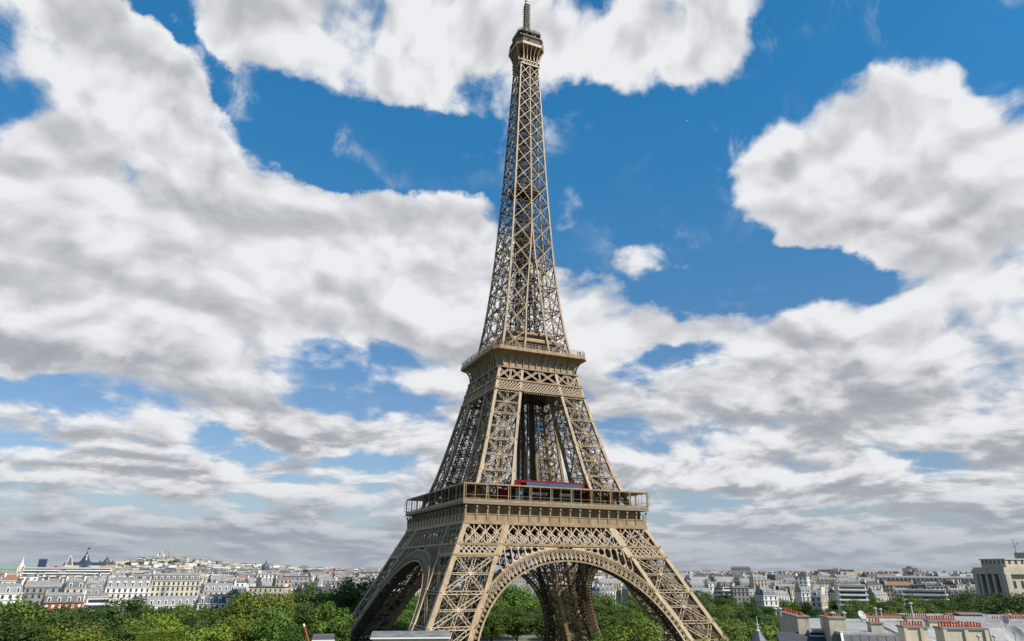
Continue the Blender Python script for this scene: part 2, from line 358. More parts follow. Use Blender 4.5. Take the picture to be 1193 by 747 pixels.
    for fx, fy in ((0.35, 0.35), (0.65, 0.35), (0.35, 0.65), (0.65, 0.65)):
        poly_beam(inn, lambda z: mid(z, fx, fy), zs, 0.35, 0.35, (0, 1, 0))
    z = zfoot
    st = mw*2.4; k = 0
    while z < ztop-st:
        for a, b in (((0.35, 0.35), (0.65, 0.35)), ((0.65, 0.35), (0.65, 0.65)), ((0.65, 0.65), (0.35, 0.65)), ((0.35, 0.65), (0.35, 0.35))):
            inn.beam(mid(z, *a), mid(z+st, *b), 0.16, 0.16, (0, 1, 0), False); inn.beam(mid(z, *b), mid(z, *a), 0.18, 0.18, (0, 0, 1), False)
        # cross webs from the inner track out to the faces
        for a, b in (((0.0, 0.5), (0.35, 0.5)), ((0.65, 0.5), (1, 0.5)), ((0.5, 0), (0.5, 0.35)), ((0.5, 0.65), (0.5, 1))):
            inn.beam(mid(z, *a), mid(z+st, *b), 0.17, 0.17, (0, 1, 0), False); inn.beam(mid(z+st, *a), mid(z, *b), 0.17, 0.17, (0, 1, 0), False)
        # a stair flight with treads' soffit
        f0, f1 = ((0.12, 0.2), (0.12, 0.8)) if k % 2 else ((0.12, 0.8), (0.12, 0.2))
        inn.beam(mid(z, *f0), mid(z+st, *f1), 0.9, 0.12, (0, 0, 1)); k += 1; z += st
    return ribs, br, inn
LOW = [1.5, 9.6, 20.2, 29.4, 40.0]
UPP = [57.4, 68.1, 79.5, 89.5, 98.6]
rb, bb, ib = truss_leg(1.5, 1.3, 0.22, LOW, 1.0, 50.0)
rb2, bb2, ib2 = truss_leg(1.1, 0.9, 0.17, UPP, 56.8, 108.4)
for k in range(4):
    leg = T('leg', bb.rotated(k), M['iron'])
    for rm_ in rb: T('rib', rm_.rotated(k), M['iron'], leg)
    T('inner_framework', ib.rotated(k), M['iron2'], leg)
    for fx, fy in ((WO(0), WO(0)), (WI(0), WO(0)), (WO(0), WI(0)), (WI(0), WI(0))):
        mbm = MB(); mbm.box((-fx+(1.2 if fx > 50 else -1.2), -fy+(1.2 if fy > 50 else -1.2), 0.05), 6.5, 6.5, 2.6)
        T('masonry_base', mbm.rotated(k), M['masonry'], leg)
for k in range(4):
    leg = T('upper_leg', bb2.rotated(k), M['iron'])
    for rm_ in rb2: T('rib', rm_.rotated(k), M['iron'], leg)
    T('inner_framework', ib2.rotated(k), M['iron2'], leg)
# --- things repeated on the four sides, modelled on the -y side
def S(x, z, off=0.0): return Vector((x, -(WO(z)-off), z))
def clip_band(mb, z0, z1, pitch, span, w, dep, half_fn, xin=None, off=0.0, vert=False):
    """crossed flats between two chords, cut off at the sloping ends"""
    hmax = half_fn(z0)
    n = Vector((0, -1, 0.3))
    def inside(x, z): 
        h = half_fn(z)
        return abs(x) <= h and (xin is None or abs(x) >= xin(z))
    k = int(hmax/pitch)+4
    for i in range(-k, k+1):
        for sg in (-1, 1):
            xa, xb = i*pitch, i*pitch+sg*span
            seg = []; NS = 24
            for t in range(NS+1):
                x = xa+(xb-xa)*t/NS; z = z0+(z1-z0)*t/NS
                if inside(x, z): seg.append((x, z))
                else:
                    if len(seg) > 1: mb.beam(S(seg[0][0], seg[0][1], off), S(seg[-1][0], seg[-1][1], off), w, dep if sg > 0 else dep*0.8, n, False)
                    seg = []
            if len(seg) > 1: mb.beam(S(seg[0][0], seg[0][1], off), S(seg[-1][0], seg[-1][1], off), w, dep if sg > 0 else dep*0.8, n, False)
        if vert and inside(i*pitch+span/2 % pitch, (z0+z1)/2) and inside(i*pitch, z1-0.01):
            mb.beam(S(i*pitch, z0, off+0.12), S(i*pitch, z1, off+0.12), w*0.7, dep, n, False)
girder = MB()
H = lambda z: WO(z)-0.9
clip_band(girder, 43.4, 49.7, 3.93, 6.6, 0.36, 0.25, H, None, 0.2, True)
clip_band(girder, 43.4, 49.7, 3.93, 6.6, 0.35, 0.3, H, None, 2.6, True)
clip_band(girder, 40.2, 43.3, 1.75, 3.1, 0.34, 0.25, H, lambda z: WI(z)+0.5, 0.2)
for z, w in ((40.0, 0.6), (43.35, 0.75), (49.8, 0.6)):
    xs = -WO(z), WO(z)
    if z < 43:
        for s_ in (-1, 1): girder.beam(S(s_*WI(z), z, 0.1), S(s_*WO(z), z, 0.1), 0.7, w, (0, 0, 1))
    else: girder.beam(S(xs[0], z, 0.1), S(xs[1], z, 0.1), 0.9, w, (0, 0, 1))
    girder.beam(S(xs[0]+2, z, 2.7), S(xs[1]-2, z, 2.7), 0.5, w, (0, 0, 1)) if z > 41 else None
for x in [i*3.93 for i in range(-9, 10)]:
    girder.beam(S(x, 43.3, 0.3), S(x, 43.3, 2.6), 0.3, 0.3, (0, 0, 1), False); girder.beam(S(x*0.97, 49.7, 0.3), S(x*0.97, 49.7, 2.6), 0.3, 0.3, (0, 0, 1), False)
# ribs crossing the girder
girder.beam(S(-WI(39.8), 39.8, 0.7), S(-WI(50), 50, 0.7), 1.75, 1.6, (0, 1, 0)); girder.beam(S(WI(39.8), 39.8, 0.7), S(WI(50), 50, 0.7), 1.75, 1.6, (0, 1, 0))
# --- arch
AA, AB, AZ = 37.3, 34.0, 4.6
def arc(t, d=0.0, off=0.0):
    """point of the arch, t = angle from the crown, d = outward offset"""
    x, z = AA*sin(t), AZ+AB*cos(t); nx, nz = sin(t)/AA, cos(t)/AB; l = sqrt(nx*nx+nz*nz)
    return S(x+nx/l*d, z+nz/l*d, off)
arch, spand, soffit = MB(), MB(), MB()
TA = radians(93); NA = 74; RW = 3.5
ts = [-TA+2*TA*i/NA for i in range(NA+1)]
def rw(t): return RW if abs(t) < radians(50) else RW*(1-0.25*min(1, (abs(t)-radians(50))/radians(22)))
for off in (0.15, 4.6):
    mbx = arch if off < 1 else soffit
    for a, b in zip(ts, ts[1:]):
        for f_, wd_ in ((0.0, 0.55), (1.0, 0.5)):
            mbx.beam(arc(a, rw(a)*f_, off), arc(b, rw(b)*f_, off), wd_, 0.5, (0, 1, 0.0), False)
        mbx.beam(arc(a, 0.1, off), arc(a, rw(a)-0.1, off), 0.2, 0.25, (0, 1, 0), False)
        if off < 1:
            m_ = (a+b)/2; prev = None
            for j in range(9):                       # a small hoop in every cell
                th = pi*j/8; q = arc(m_-cos(th)*(b-a)*0.42, 0.55+sin(th)*2.2*rw(m_)/3.5, off)
                if prev is not None: mbx.beam(prev, q, 0.18, 0.2, (0, 1, 0), False)
                prev = q
            mbx.beam(arc(a, 0.3, off+.1), arc(m_, 1.7, off+.1), 0.15, 0.15, (0, 1, 0), False); mbx.beam(arc(b, 0.3, off+.1), arc(m_, 1.7, off+.1), 0.15, 0.15, (0, 1, 0), False)
            mbx.beam(arc(a, 3.0*rw(m_)/3.5, off+.1), arc(b, 3.0*rw(m_)/3.5, off+.1), 0.18, 0.2, (0, 1, 0), False)
        else:
            mbx.beam(arc(a, 0.1, off), arc(b, rw(b)-0.1, off), 0.25, 0.2, (0, 1, 0), False)
for i, (a, b) in enumerate(zip(ts, ts[1:])):
    for d in (0.0, 1.0):
        soffit.beam(arc(a, d*rw(a), 0.4), arc(b, d*rw(b), 4.4), 0.28, 0.2, (0, 0, 1), False); soffit.beam(arc(b, d*rw(b), 0.4), arc(a, d*rw(a), 4.4), 0.28, 0.2, (0, 0, 1), False)
        soffit.beam(arc(a, d*rw(a), 0.4), arc(a, d*rw(a), 4.4), 0.32, 0.25, (0, 0, 1), False)
# spandrel: plate with round-headed openings between arch, girder and leg
def ext_z(x):
    # extrados height at x
    best = None
    for i in range(200):
        t = radians(80)*i/199; p = arc(t, RW)
        if p.x <= abs(x): best = p.z
    return best
cell = 2.42
for sg in (-1, 1):
    for i in range(1, 11):
        xa, xb = i*cell+0.3, (i+1)*cell+0.3
        za, zb = ext_z(xa)+0.2, ext_z(xb)+0.2; zt = 43.1
        def rib_x(z): return WI(z)+0.2
        if xa > rib_x(43): break
        hgt = zt-(za+zb)/2
        if hgt < 0.35: continue
        cx = (xa+xb)/2; rx = min(0.98, cell*0.41); top = zt-0.45; bot = (za+zb)/2+0.35
        plate = [(xa, za), (xb, zb), (xb, zt), (xa, zt)]
        if top-bot < 0.7:
            o1 = [S(sg*x, z, 0.25) for x, z in plate]; spand.face(o1 if sg > 0 else o1[::-1]); continue
        NN = 20; zc = (top+bot)/2; rz_ = (top-bot)/2
        hole, outp = [], []
        for j in range(NN):
            th = 2*pi*(j+0.5)/NN; c_, s_ = cos(th), sin(th)
            e_ = 0.55 if rz_ > rx else 1.0
            hx = cx+rx*c_*abs(c_)**(-0.0)
            hz = zc+(max(rz_-rx, 0)*(1 if s_ > 0 else -1)+rx*s_ if rz_ > rx else rz_*s_)
            hole.append((hx, hz-(0.0)))
            # outward to the cell boundary
            ux = (1 if c_ > 0 else -1); tmax = min((cell/2)/abs(c_) if abs(c_) > 1e-6 else 9e9, (rz_+0.4)/abs(s_) if abs(s_) > 1e-6 else 9e9)
            X = cx+c_*tmax; f_ = (X-xa)/cell; zl = za+(zb-za)*f_
            Z = zt if s_ > 0 and abs(abs(s_)*tmax-(rz_+0.4)) < 1e-6 else (zl if s_ < 0 and abs(abs(s_)*tmax-(rz_+0.4)) < 1e-6 else zc+s_*tmax)
            outp.append((X, max(min(Z, zt), zl)))
        for j in range(NN):
            j2 = (j+1) % NN; q = [outp[j], outp[j2], hole[j2], hole[j]]
            a_ = [S(sg*x, z, 0.2) for x, z in q]; b_ = [S(sg*x, z, 0.75) for x, z in q]
            spand.hexa(a_, b_, True)
        for z_ in (za,): spand.beam(S(sg*xa, za, 0.3), S(sg*xa, zt, 0.3), 0.3, 0.5, (0, 1, 0), False)
# --- second girder, below the second platform
girder2 = MB()
clip_band(girder2, 99.6, 102.9, 1.3, 3.3, 0.26, 0.22, lambda z: WO(z)-0.5, None, 0.15)
for z, w in ((99.2, 0.6), (103.2, 0.6), (108.3, 0.4)): girder2.beam(S(-WO(z), z, 0.05), S(WO(z), z, 0.05), 0.8, w, (0, 0, 1))
for x0, x1, nb in ((-1, -WI(106)/WO(106), 2), (-WI(106)/WO(106), WI(106)/WO(106), 2), (WI(106)/WO(106), 1, 2)):
    for j in range(nb):
        fa, fb = x0+(x1-x0)*j/nb, x0+(x1-x0)*(j+1)/nb
        pa, pb, qa, qb = S(fa*WO(103.5), 103.5, 0.3), S(fb*WO(103.5), 103.5, 0.3), S(fa*WO(108.2), 108.2, 0.3), S(fb*WO(108.2), 108.2, 0.3)
        if (j % 2) == 0: lat(girder2, pa, qb, 0.85, 0.24, (0, -1, 0.2)); lat(girder2, qa, pb, 0.7, 0.2, (0, -1, 0.2))
        else: lat(girder2, qa, pb, 0.85, 0.24, (0, -1, 0.2)); lat(girder2, pa, qb, 0.7, 0.2, (0, -1, 0.2))
        if j: lat(girder2, pa, qa, 0.8, 0.24, (0, -1, 0.2))
for i in range(16):                                  # scalloped fringe under the girder between the legs
    xa = -WI(99)+1.0+(2*WI(99)-2.0)*i/16; xb = -WI(99)+1.0+(2*WI(99)-2.0)*(i+1)/16; prev = None
    for j in range(6):
        th = pi*j/5; q = S((xa+xb)/2-cos(th)*(xb-xa)/2, 98.2+0.7*sin(th), 0.2)
        if prev is not None: girder2.beam(prev, q, 0.18, 0.25, (0, 1, 0), False)
        prev = q
for k in range(4):
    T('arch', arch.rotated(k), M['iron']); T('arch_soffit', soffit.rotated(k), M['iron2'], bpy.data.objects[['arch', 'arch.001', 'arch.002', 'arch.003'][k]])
    T('spandrel', spand.rotated(k), M['iron'], bpy.data.objects[['arch', 'arch.001', 'arch.002', 'arch.003'][k]])
    T('lattice_girder', girder.rotated(k), M['iron'])
    T('upper_lattice_girder', girder2.rotated(k), M['iron'])
# --- first platform
frz, rail, can, flr = MB(), MB(), MB(), MB()
consoles = []
HF = 34.75; B = 35.6
frz.face([(-HF+.9, -HF+2.2, 50.3), (HF-.9, -HF+2.2, 50.3), (HF-.9, -HF+2.2, 55.7), (-HF+.9, -HF+2.2, 55.7)])
frz.hexa([(-HF-.2, -HF-.2, 49.9), (HF+.2, -HF-.2, 49.9), (HF-1.5, -HF+1.5, 49.9), (-HF+1.5, -HF+1.5, 49.9)], [(-HF-.2, -HF-.2, 50.6), (HF+.2, -HF-.2, 50.6), (HF-1.5, -HF+1.5, 50.6), (-HF+1.5, -HF+1.5, 50.6)])
nb = 18
for i in range(nb+1):
    x = -HF+0.35+(2*HF-0.7)*i/nb
    con = MB(); consoles.append(con)
    con.hexa([(x-.3, -HF-.05, 50.62), (x+.3, -HF-.05, 50.62), (x+.3, -HF+.95, 50.62), (x-.3, -HF+.95, 50.62)], [(x-.26, -HF-.35, 54.6), (x+.26, -HF-.35, 54.6), (x+.26, -HF+.95, 54.6), (x-.26, -HF+.95, 54.6)])
    con.lathe([(0, -.4), (.35, -.25), (.42, 0.05), (.3, .35), (0, .45)], (x, -HF-.35, 54.85), 8)
    if i < nb:
        x1 = x+(2*HF-0.7)/nb
        frz.hexa([(x+.32, -HF+.15, 50.6), (x1-.32, -HF+.15, 50.6), (x1-.32, -HF+2.2, 50.6), (x+.32, -HF+2.2, 50.6)], [(x+.32, -HF+.15, 52.5), (x1-.32, -HF+.15, 52.5), (x1-.32, -HF+2.2, 52.5), (x+.32, -HF+2.2, 52.5)])
        frz.hexa([(x+.32, -HF-.02, 52.5), (x1-.32, -HF-.02, 52.5), (x1-.32, -HF+2.2, 52.5), (x+.32, -HF+2.2, 52.5)], [(x+.32, -HF-.02, 52.8), (x1-.32, -HF-.02, 52.8), (x1-.32, -HF+2.2, 52.8), (x+.32, -HF+2.2, 52.8)])
flr.hexa([(-B, -B, 55.7), (B, -B, 55.7), (14, -14, 55.7), (-14, -14, 55.7)], [(-B, -B, 56.5), (B, -B, 56.5), (14, -14, 56.5), (-14, -14, 56.5)])
rail.hexa([(-B-.05, -B-.05, 56.45), (B+.05, -B-.05, 56.45), (B-.15, -B+.15, 56.45), (-B+.15, -B+.15, 56.45)], [(-B-.05, -B-.05, 57.25), (B+.05, -B-.05, 57.25), (B-.15, -B+.15, 57.25), (-B+.15, -B+.15, 57.25)])
rail.beam((-B, -B, 57.5), (B, -B, 57.5), 0.16, 0.12, (0, 0, 1))
for i in range(nb*2+1):
    x = -B+0.15+(2*B-0.3)*i/(nb*2)
    if i % 2: continue
    w = 0.3 if i % 4 == 0 else 0.15
    rail.beam((x, -B+.1, 57.2), (x, -B+.1, 61.9), w, w, (0, 1, 0), False)
    if i % 4 == 0: rail.beam((x+.7, -B+.1, 57.2), (x+.7, -B+.1, 61.9), 0.16, 0.16, (0, 1, 0), False)
rail.beam((-B, -B+.1, 58.6), (B, -B+.1, 58.6), 0.09, 0.09, (0, 0, 1), False)
can.hexa([(-B-.1, -B-.1, 61.9), (B+.1, -B-.1, 61.9), (28, -28, 62.1), (-28, -28, 62.1)], [(-B-.1, -B-.1, 62.35), (B+.1, -B-.1, 62.35), (28, -28, 62.6), (-28, -28, 62.6)])
for i in range(10):                                   # posts along the inside of the gallery
    x = -27+54*i/9; can.beam((x, -28.2, 56.5), (x, -28.2, 62.2), 0.3, 0.3, (0, 1, 0), False)
def four(mb):
    o = MB()
    for k in range(4):
        q = mb.rotated(k); b = len(o.v); o.v += q.v; o.f += [tuple(i+b for i in f_) for f_ in q.f]; o.m += q.m
    return o
p_ = T('first_platform', four(flr), M['deck'])
for k in range(4):
    T('frieze', frz.rotated(k), M['iron'], p_)
    for con in consoles[:-1] if k else consoles[:-1]: T('console', con.rotated(k), M['iron'], p_)
    T('gallery_railing', rail.rotated(k), M['iron'], p_); T('gallery_canopy', can.rotated(k), M['iron'], p_)
# pavilions behind the gallery
def pavilion(k, front):
    b, r, w, gl = MB(), MB(), MB(), MB()
    x0, x1, y0, y1 = -12.8, 14.4, -27.4, -20.0
    gl.hexa([(x0+1, y0, 56.5), (x1-1, y0, 56.5), (x1-1, y1, 56.5), (x0+1, y1, 56.5)], [(x0+1, y0+.8, 63.2), (x1-1, y0+.8, 63.2), (x1-1, y1, 63.2), (x0+1, y1, 63.2)])
    for x in (x0, x1): r.hexa([(x-1.1, y0-.3, 56.5), (x+1.1, y0-.3, 56.5), (x+1.1, y1, 56.5), (x-1.1, y1, 56.5)], [(x-1.1, y0+.3, 65.0), (x+1.1, y0+.3, 65.0), (x+1.1, y1, 65.0), (x-1.1, y1, 65.0)])
    r.hexa([(x0, y0+.1, 64.3), (x1, y0+.1, 64.3), (x1, y1, 64.3), (x0, y1, 64.3)], [(x0, y0+.5, 65.2), (x1, y0+.5, 65.2), (x1, y1, 65.2), (x0, y1, 65.2)])
    b.hexa([(x0+3.2, y0-.5, 62.6), (x1-1.4, y0-.5, 62.6), (x1-1.4, y0+.6, 62.6), (x0+3.2, y0+.6, 62.6)], [(x0+3.2, y0-.2, 64.5), (x1-1.4, y0-.2, 64.5), (x1-1.4, y0+.6, 64.5), (x0+3.2, y0+.6, 64.5)])
    for i in range(15):
        x = x0+1.2+(x1-x0-2.4)*i/14; w.beam((x, y0-.06, 56.6), (x, y0+.6, 62.6), 0.12, 0.12, (0, 1, 0), False)
    p_ = T('pavilion', gl.rotated(k), M['darkglass'])
    T('red_frame', r.rotated(k), M['red'] if front else M['iron2'], p_); T('roof_fascia', b.rotated(k), M['bluepanel'] if front else M['iron'], p_); T('mullion_row', w.rotated(k), M['iron2'], p_)
    if front:
        s = MB(); 
        for xa, xb in ((-7.5, -1.5), (3.4, 8.6)): s.hexa([(xa, y0-.35, 60.2), (xb, y0-.35, 60.2), (xb, y0-.2, 60.2), (xa, y0-.2, 60.2)], [(xa, y0-.3, 61.1), (xb, y0-.3, 61.1), (xb, y0-.15, 61.1), (xa, y0-.15, 61.1)])
        T('white_strip', s, M['whitep'], p_)  # two white strips in front of the pavilion glazing
        s = MB()
        for i in range(9):
            x = -7.6+i*2.1
            s.hexa([(x-.5, -33.2, 56.5), (x+.5, -33.2, 56.5), (x+.5, -32.3, 56.5), (x-.5, -32.3, 56.5)], [(x-.5, -33.2, 57.0), (x+.5, -33.2, 57.0), (x+.5, -32.3, 57.0), (x-.5, -32.3, 57.0)])
            s.hexa([(x-.5, -32.4, 57.0), (x+.5, -32.4, 57.0), (x+.5, -32.2, 57.0), (x-.5, -32.2, 57.0)], [(x-.45, -32.2, 58.6), (x+.45, -32.2, 58.6), (x+.45, -32.0, 58.6), (x-.45, -32.0, 58.6)])
        T('blue_seating', s, M['bluepanel'], p_)
        s = MB(); s.box((-19.6, -30.5, 56.5), 3.6, 3.0, 4.3); s.box((-19.6, -30.5, 60.8), 4.0, 3.4, 0.25)
        T('red_kiosk', s, M['red'], p_)
        s = MB(); s.box((-14.5, -31.5, 56.5), 3.2, 3.0, 4.6); T('dark_kiosk', s, M['darkglass'], p_)
        s = MB(); s.box((-14.1, -33.1, 59.6), 1.0, .15, 1.1); T('white_notice', s, M['whitep'], p_)
for k in range(4): pavilion(k, k == 0)
# --- octagonal rings for the upper platforms
def octa(h, c, z): return [Vector(p) for p in ((-h+c, -h, z), (h-c, -h, z), (h, -h+c, z), (h, h-c, z), (h-c, h, z), (-h+c, h, z), (-h, h-c, z), (-h, -h+c, z))]
def shell(mb, prof, ch):
    for (a, za), (b, zb) in zip(prof, prof[1:]):
        hm = max(p_[0] for p_ in prof); A, Bq = octa(a, ch*a/hm, za), octa(b, ch*b/hm, zb)
        for i in range(8): mb.face([A[i], A[(i+1) % 8], Bq[(i+1) % 8], Bq[i]])
def corbel_ribs(parent, prof, ch, sp, th, proud):
    hm = prof[-1][0]; L = 2*(hm-ch); n = int(round(L/sp))
    for k in range(4):
        for i in range(n+1):
            m_ = MB(); f = -1+2*i/n
            for (a, za), (b, zb) in zip(prof, prof[1:]):
                xa, xb = f*(a-ch*a/hm), f*(b-ch*b/hm)
                m_.hexa([(xa-th, -a-proud, za), (xa+th, -a-proud, za), (xa+th, -a+.6, za), (xa-th, -a+.6, za)], [(xb-th, -b-proud, zb), (xb+th, -b-proud, zb), (xb+th, -b+.6, zb), (xb-th, -b+.6, zb)], False)
            T('bracket', m_.rotated(k), M['iron'], parent)
pr2 = [(17.35, 108.7), (17.4, 110.2), (17.75, 111.6), (18.4, 112.9), (19.3, 113.9), (20.4, 114.5)]
pr2b = [(17.0, 108.7), (17.0, 111.6), (17.3, 113.0), (18.2, 114.0), (20.4, 114.5)]
m2 = MB(); shell(m2, [(10, 108.7)]+pr2b+[(20.75, 114.52), (20.75, 115.1), (20.55, 115.15), (20.55, 116.0), (10, 116.0)], 2.4)
p2 = T('second_platform', m2, M['iron'])
corbel_ribs(p2, pr2, 2.4, 3.3, 0.14, 0.1)
def railing(h, ch, z, ht, sp, t, rows=2):
    mb = MB(); O = octa(h, ch, z)
    for i in range(8):
        a, b = O[i], O[(i+1) % 8]; L = (b-a).length; n = max(1, int(L/sp))
        for r_ in range(rows): 
            dz_ = Vector((0, 0, ht*(r_+1)/rows)); mb.beam(a+dz_, b+dz_, t, t, (0, 0, 1), False)
        for j in range(n): 
            q = a+(b-a)*j/n; mb.beam(q, q+Vector((0, 0, ht)), t*1.1, t*1.1, (0, 1, 0), False)
    return mb
T('railing', railing(20.3, 2.4, 116.0, 1.9, 1.2, 0.11, 3), M['iron'], p2)
# rooms on the second platform
m3 = MB(); shell(m3, [(0.1, 116.0), (12.4, 116.02), (12.4, 121.0), (0.1, 121.0)], 2.0); h2 = T('second_floor_hall', m3, M['iron2'])
m3 = MB(); shell(m3, [(12.3, 121.0), (13.7, 121.05), (13.7, 122.2), (13.5, 122.6), (5, 122.65)], 2.0); T('hall_roof', m3, M['iron'], h2)
m3 = MB(); shell(m3, [(8.9, 122.65), (8.9, 125.2), (10.4, 125.3), (10.4, 126.1), (4, 126.4)], 1.5); T('upper_hall', m3, M['iron'], h2)
m3 = MB()
for k in range(4):
    q = MB()
    for i in range(12):
        x = -10+20*i/11; q.box((x, -12.46, 116.6), 1.3, 0.1, 3.4)
    q = q.rotated(k); o = len(m3.v); m3.v += q.v; m3.f += [tuple(i+o for i in f_) for f_ in q.f]; m3.m += q.m
T('window_row', m3, M['darkglass'], h2)
# --- the spire shaft
LV = [116.0, 125.9, 136.9, 147.5, 158.2, 168.1, 178.3, 188.4, 198.5, 207.5, 216.3, 224.6, 232.5, 239.8, 247.0, 253.6, 260.2, 266.8]
sh_r, sh_q, sh_b, sh_i = MB(), [MB(), MB()], MB(), MB()
def rw_(z): return 0.85-0.36*(z-116)/150
for z0, z1 in zip(LV, LV[1:]):
    w = rw_(z0); n = (0, -1, 0)
    a0, a1 = S(-WO(z0), z0), S(-WO(z1), z1); o_ = Vector((w/2, w/2, 0))
    sh_r.beam(a0+o_, a1+o_, w, w, (0, 1, 0))
    for sg in ((-1, 1) if z0 < 178 else (0,)):
        i0, i1 = S(sg*WI(z0), z0, w*.4), S(sg*WI(z1), z1, w*.4); sh_q[1 if sg > 0 else 0].beam(i0, i1, w*0.75, w*0.75, (0, 1, 0), False)
    if z0 < 178: sh_i.beam((-WI(z0), -WI(z0), z0), (-WI(z1), -WI(z1), z1), 0.6, 0.6, (0, 1, 0), False)
    t = 0.4 if z0 < 178 else 0.3
    for sg in (-1, 1):
        i0, i1, e0, e1 = S(sg*WI(z0), z0, .2), S(sg*WI(z1), z1, .2), S(sg*(WO(z0)-.3), z0, .2), S(sg*(WO(z1)-.3), z1, .2)
        if z0 < 178:
            lat(sh_b, i0, e1, 0.62, 0.17, n, 0.25); lat(sh_b, e0, i1, 0.62, 0.17, n, 0.25)
        else:
            sh_b.beam(i0, e1, t, 0.2, n, False); sh_b.beam(e0, i1, t, 0.3, n, False)
        pc = MB()
        for c, s_ in ((i0, 1.15 if z0 < 178 else 0.85), ((i0+e1)/2*.5+(e0+i1)/2*.5, 0.75), (e0, 0.9)):
            sh_b.hexa([c+Vector((x*s_/2, -.12, y*s_/2)) for x, y in ((-1, -.4), (-.4, -1), (.4, -1), (1, -.4), (1, .4), (.4, 1), (-.4, 1), (-1, .4))],
                      [c+Vector((x*s_/2, -.02, y*s_/2)) for x, y in ((-1, -.4), (-.4, -1), (.4, -1), (1, -.4), (1, .4), (.4, 1), (-.4, 1), (-1, .4))])
    zm = (z0+z1)/2
    sh_i.beam(S(-WO(zm), zm, .45), S(WO(zm), zm, .45), .2, .2, n, False)
    for sg in (-1, 1):
        xo, xi = sg*WO(zm), sg*(WI(zm)); xm = (xo+xi)/2
        for za_, zb_ in ((z0, zm), (z1, zm)):
            sh_i.beam(S(xm, za_, .5), S(xo, zb_, .5), .16, .16, n, False); sh_i.beam(S(xm, za_, .5), S(xi, zb_, .5), .16, .16, n, False)
    if z0 < 178:
        for yo in (WI(zm)+.1,):                      # the inner faces of the four uprights
            sh_i.beam((-WO(z0), -WI(z0), z0), (-WI(z1), -WI(z1), z1), .25, .25, n, False); sh_i.beam((-WI(z0), -WI(z0), z0), (-WO(z1), -WI(z1), z1), .25, .25, n, False)
            sh_i.beam((WO(z0), -WI(z0), z0), (WI(z1), -WI(z1), z1), .25, .25, n, False); sh_i.beam((WI(z0), -WI(z0), z0), (WO(z1), -WI(z1), z1), .25, .25, n, False)
    lat(sh_i, S(-WO(z0), z0, .5), S(WO(z0), z0, .5), 0.5, 0.14, n)
    # inside: diaphragm, lift shafts and guide columns
    sh_i.beam((-WO(z0), -WO(z0), z0), (0, 0, z0), 0.3, 0.3, (0, 0, 1), False)
    sh_i.beam((-WO(z0)*.5, -WO(z0), z0), (-WO(z0)*.5, 0, z0), 0.22, 0.22, (0, 0, 1), False)
    sh_i.beam((0, -WO(z0), z0), (-WO(z0)*1, 0, z0), 0.25, 0.25, (0, 0, 1), False)
    c = min(2.3, WO(z1)*0.42); sh_i.beam((-c, -c, z0), (-c, -c, z1), 0.42, 0.42, (0, 1, 0), False)
    sh_i.beam((0.5, -c, z0), (0.5, -c, z1), 0.2, 0.2, (0, 1, 0), False)
    for j in range(3):
        za, zb = z0+(z1-z0)*j/3, z0+(z1-z0)*(j+1)/3
        sh_i.beam((-c, -c, za), (c, -c, zb), 0.2, 0.2, (0, 1, 0), False); sh_i.beam((c, -c, za), (-c, -c, zb), 0.2, 0.2, (0, 1, 0), False); sh_i.beam((-c, -c, za), (c, -c, za), 0.25, 0.25, (0, 1, 0), False)
        sh_i.beam((c*(1 if j % 2 else -1)*1.4, -c*1.5, za), (c*(-1 if j % 2 else 1)*1.4, -c*1.5, zb), 0.6, 0.12, (0, 0, 1), False)   # stair flights
def four(mb):
    o = MB()
    for k in range(4):
        q = mb.rotated(k); b = len(o.v); o.v += q.v; o.f += [tuple(i+b for i in f_) for f_ in q.f]; o.m += q.m
    return o
shaft = T('shaft', four(sh_b), M['iron'])
for k in range(4):
    for q in [sh_r]+sh_q: T('rib', q.rotated(k), M['iron'], shaft)
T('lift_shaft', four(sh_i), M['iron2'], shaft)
m3 = MB(); shell(m3, [(0.1, 195.4), (6.4, 195.5), (6.4, 196.3), (6.2, 197.9), (4, 198)], 1.0); T('intermediate_platform', m3, M['iron2'])
# lift columns hanging between the upper legs
m3 = MB()
for x, y in ((1.2, 5), (3.4, 5), (7.0, 4), (8.4, 4), (-1.6, -3), (1.2, -4)):
    m3.beam((x, y, 56.6), (x*.8, y, 102.8), 1.1 if y > 0 else 0.4, 0.7, (0, 1, 0), False)
z = 58.0
while z < 100:
    m3.beam((1.1, 5, z), (3.1, 5, z+2.4), 0.3, 0.3, (0, 1, 0), False); m3.beam((3.1, 5, z), (1.1, 5, z+2.4), 0.3, 0.3, (0, 1, 0), False)
    m3.beam((6.6, 4, z), (7.6, 4, z+2.4), 0.2, 0.2, (0, 1, 0), False); z += 2.4
m3.box((0, 0, 107.6), 30, 30, 0.9); m3.box((0, 0, 102.9), 34, 34, 0.4)
T('lift_columns', m3, M['iron2'])
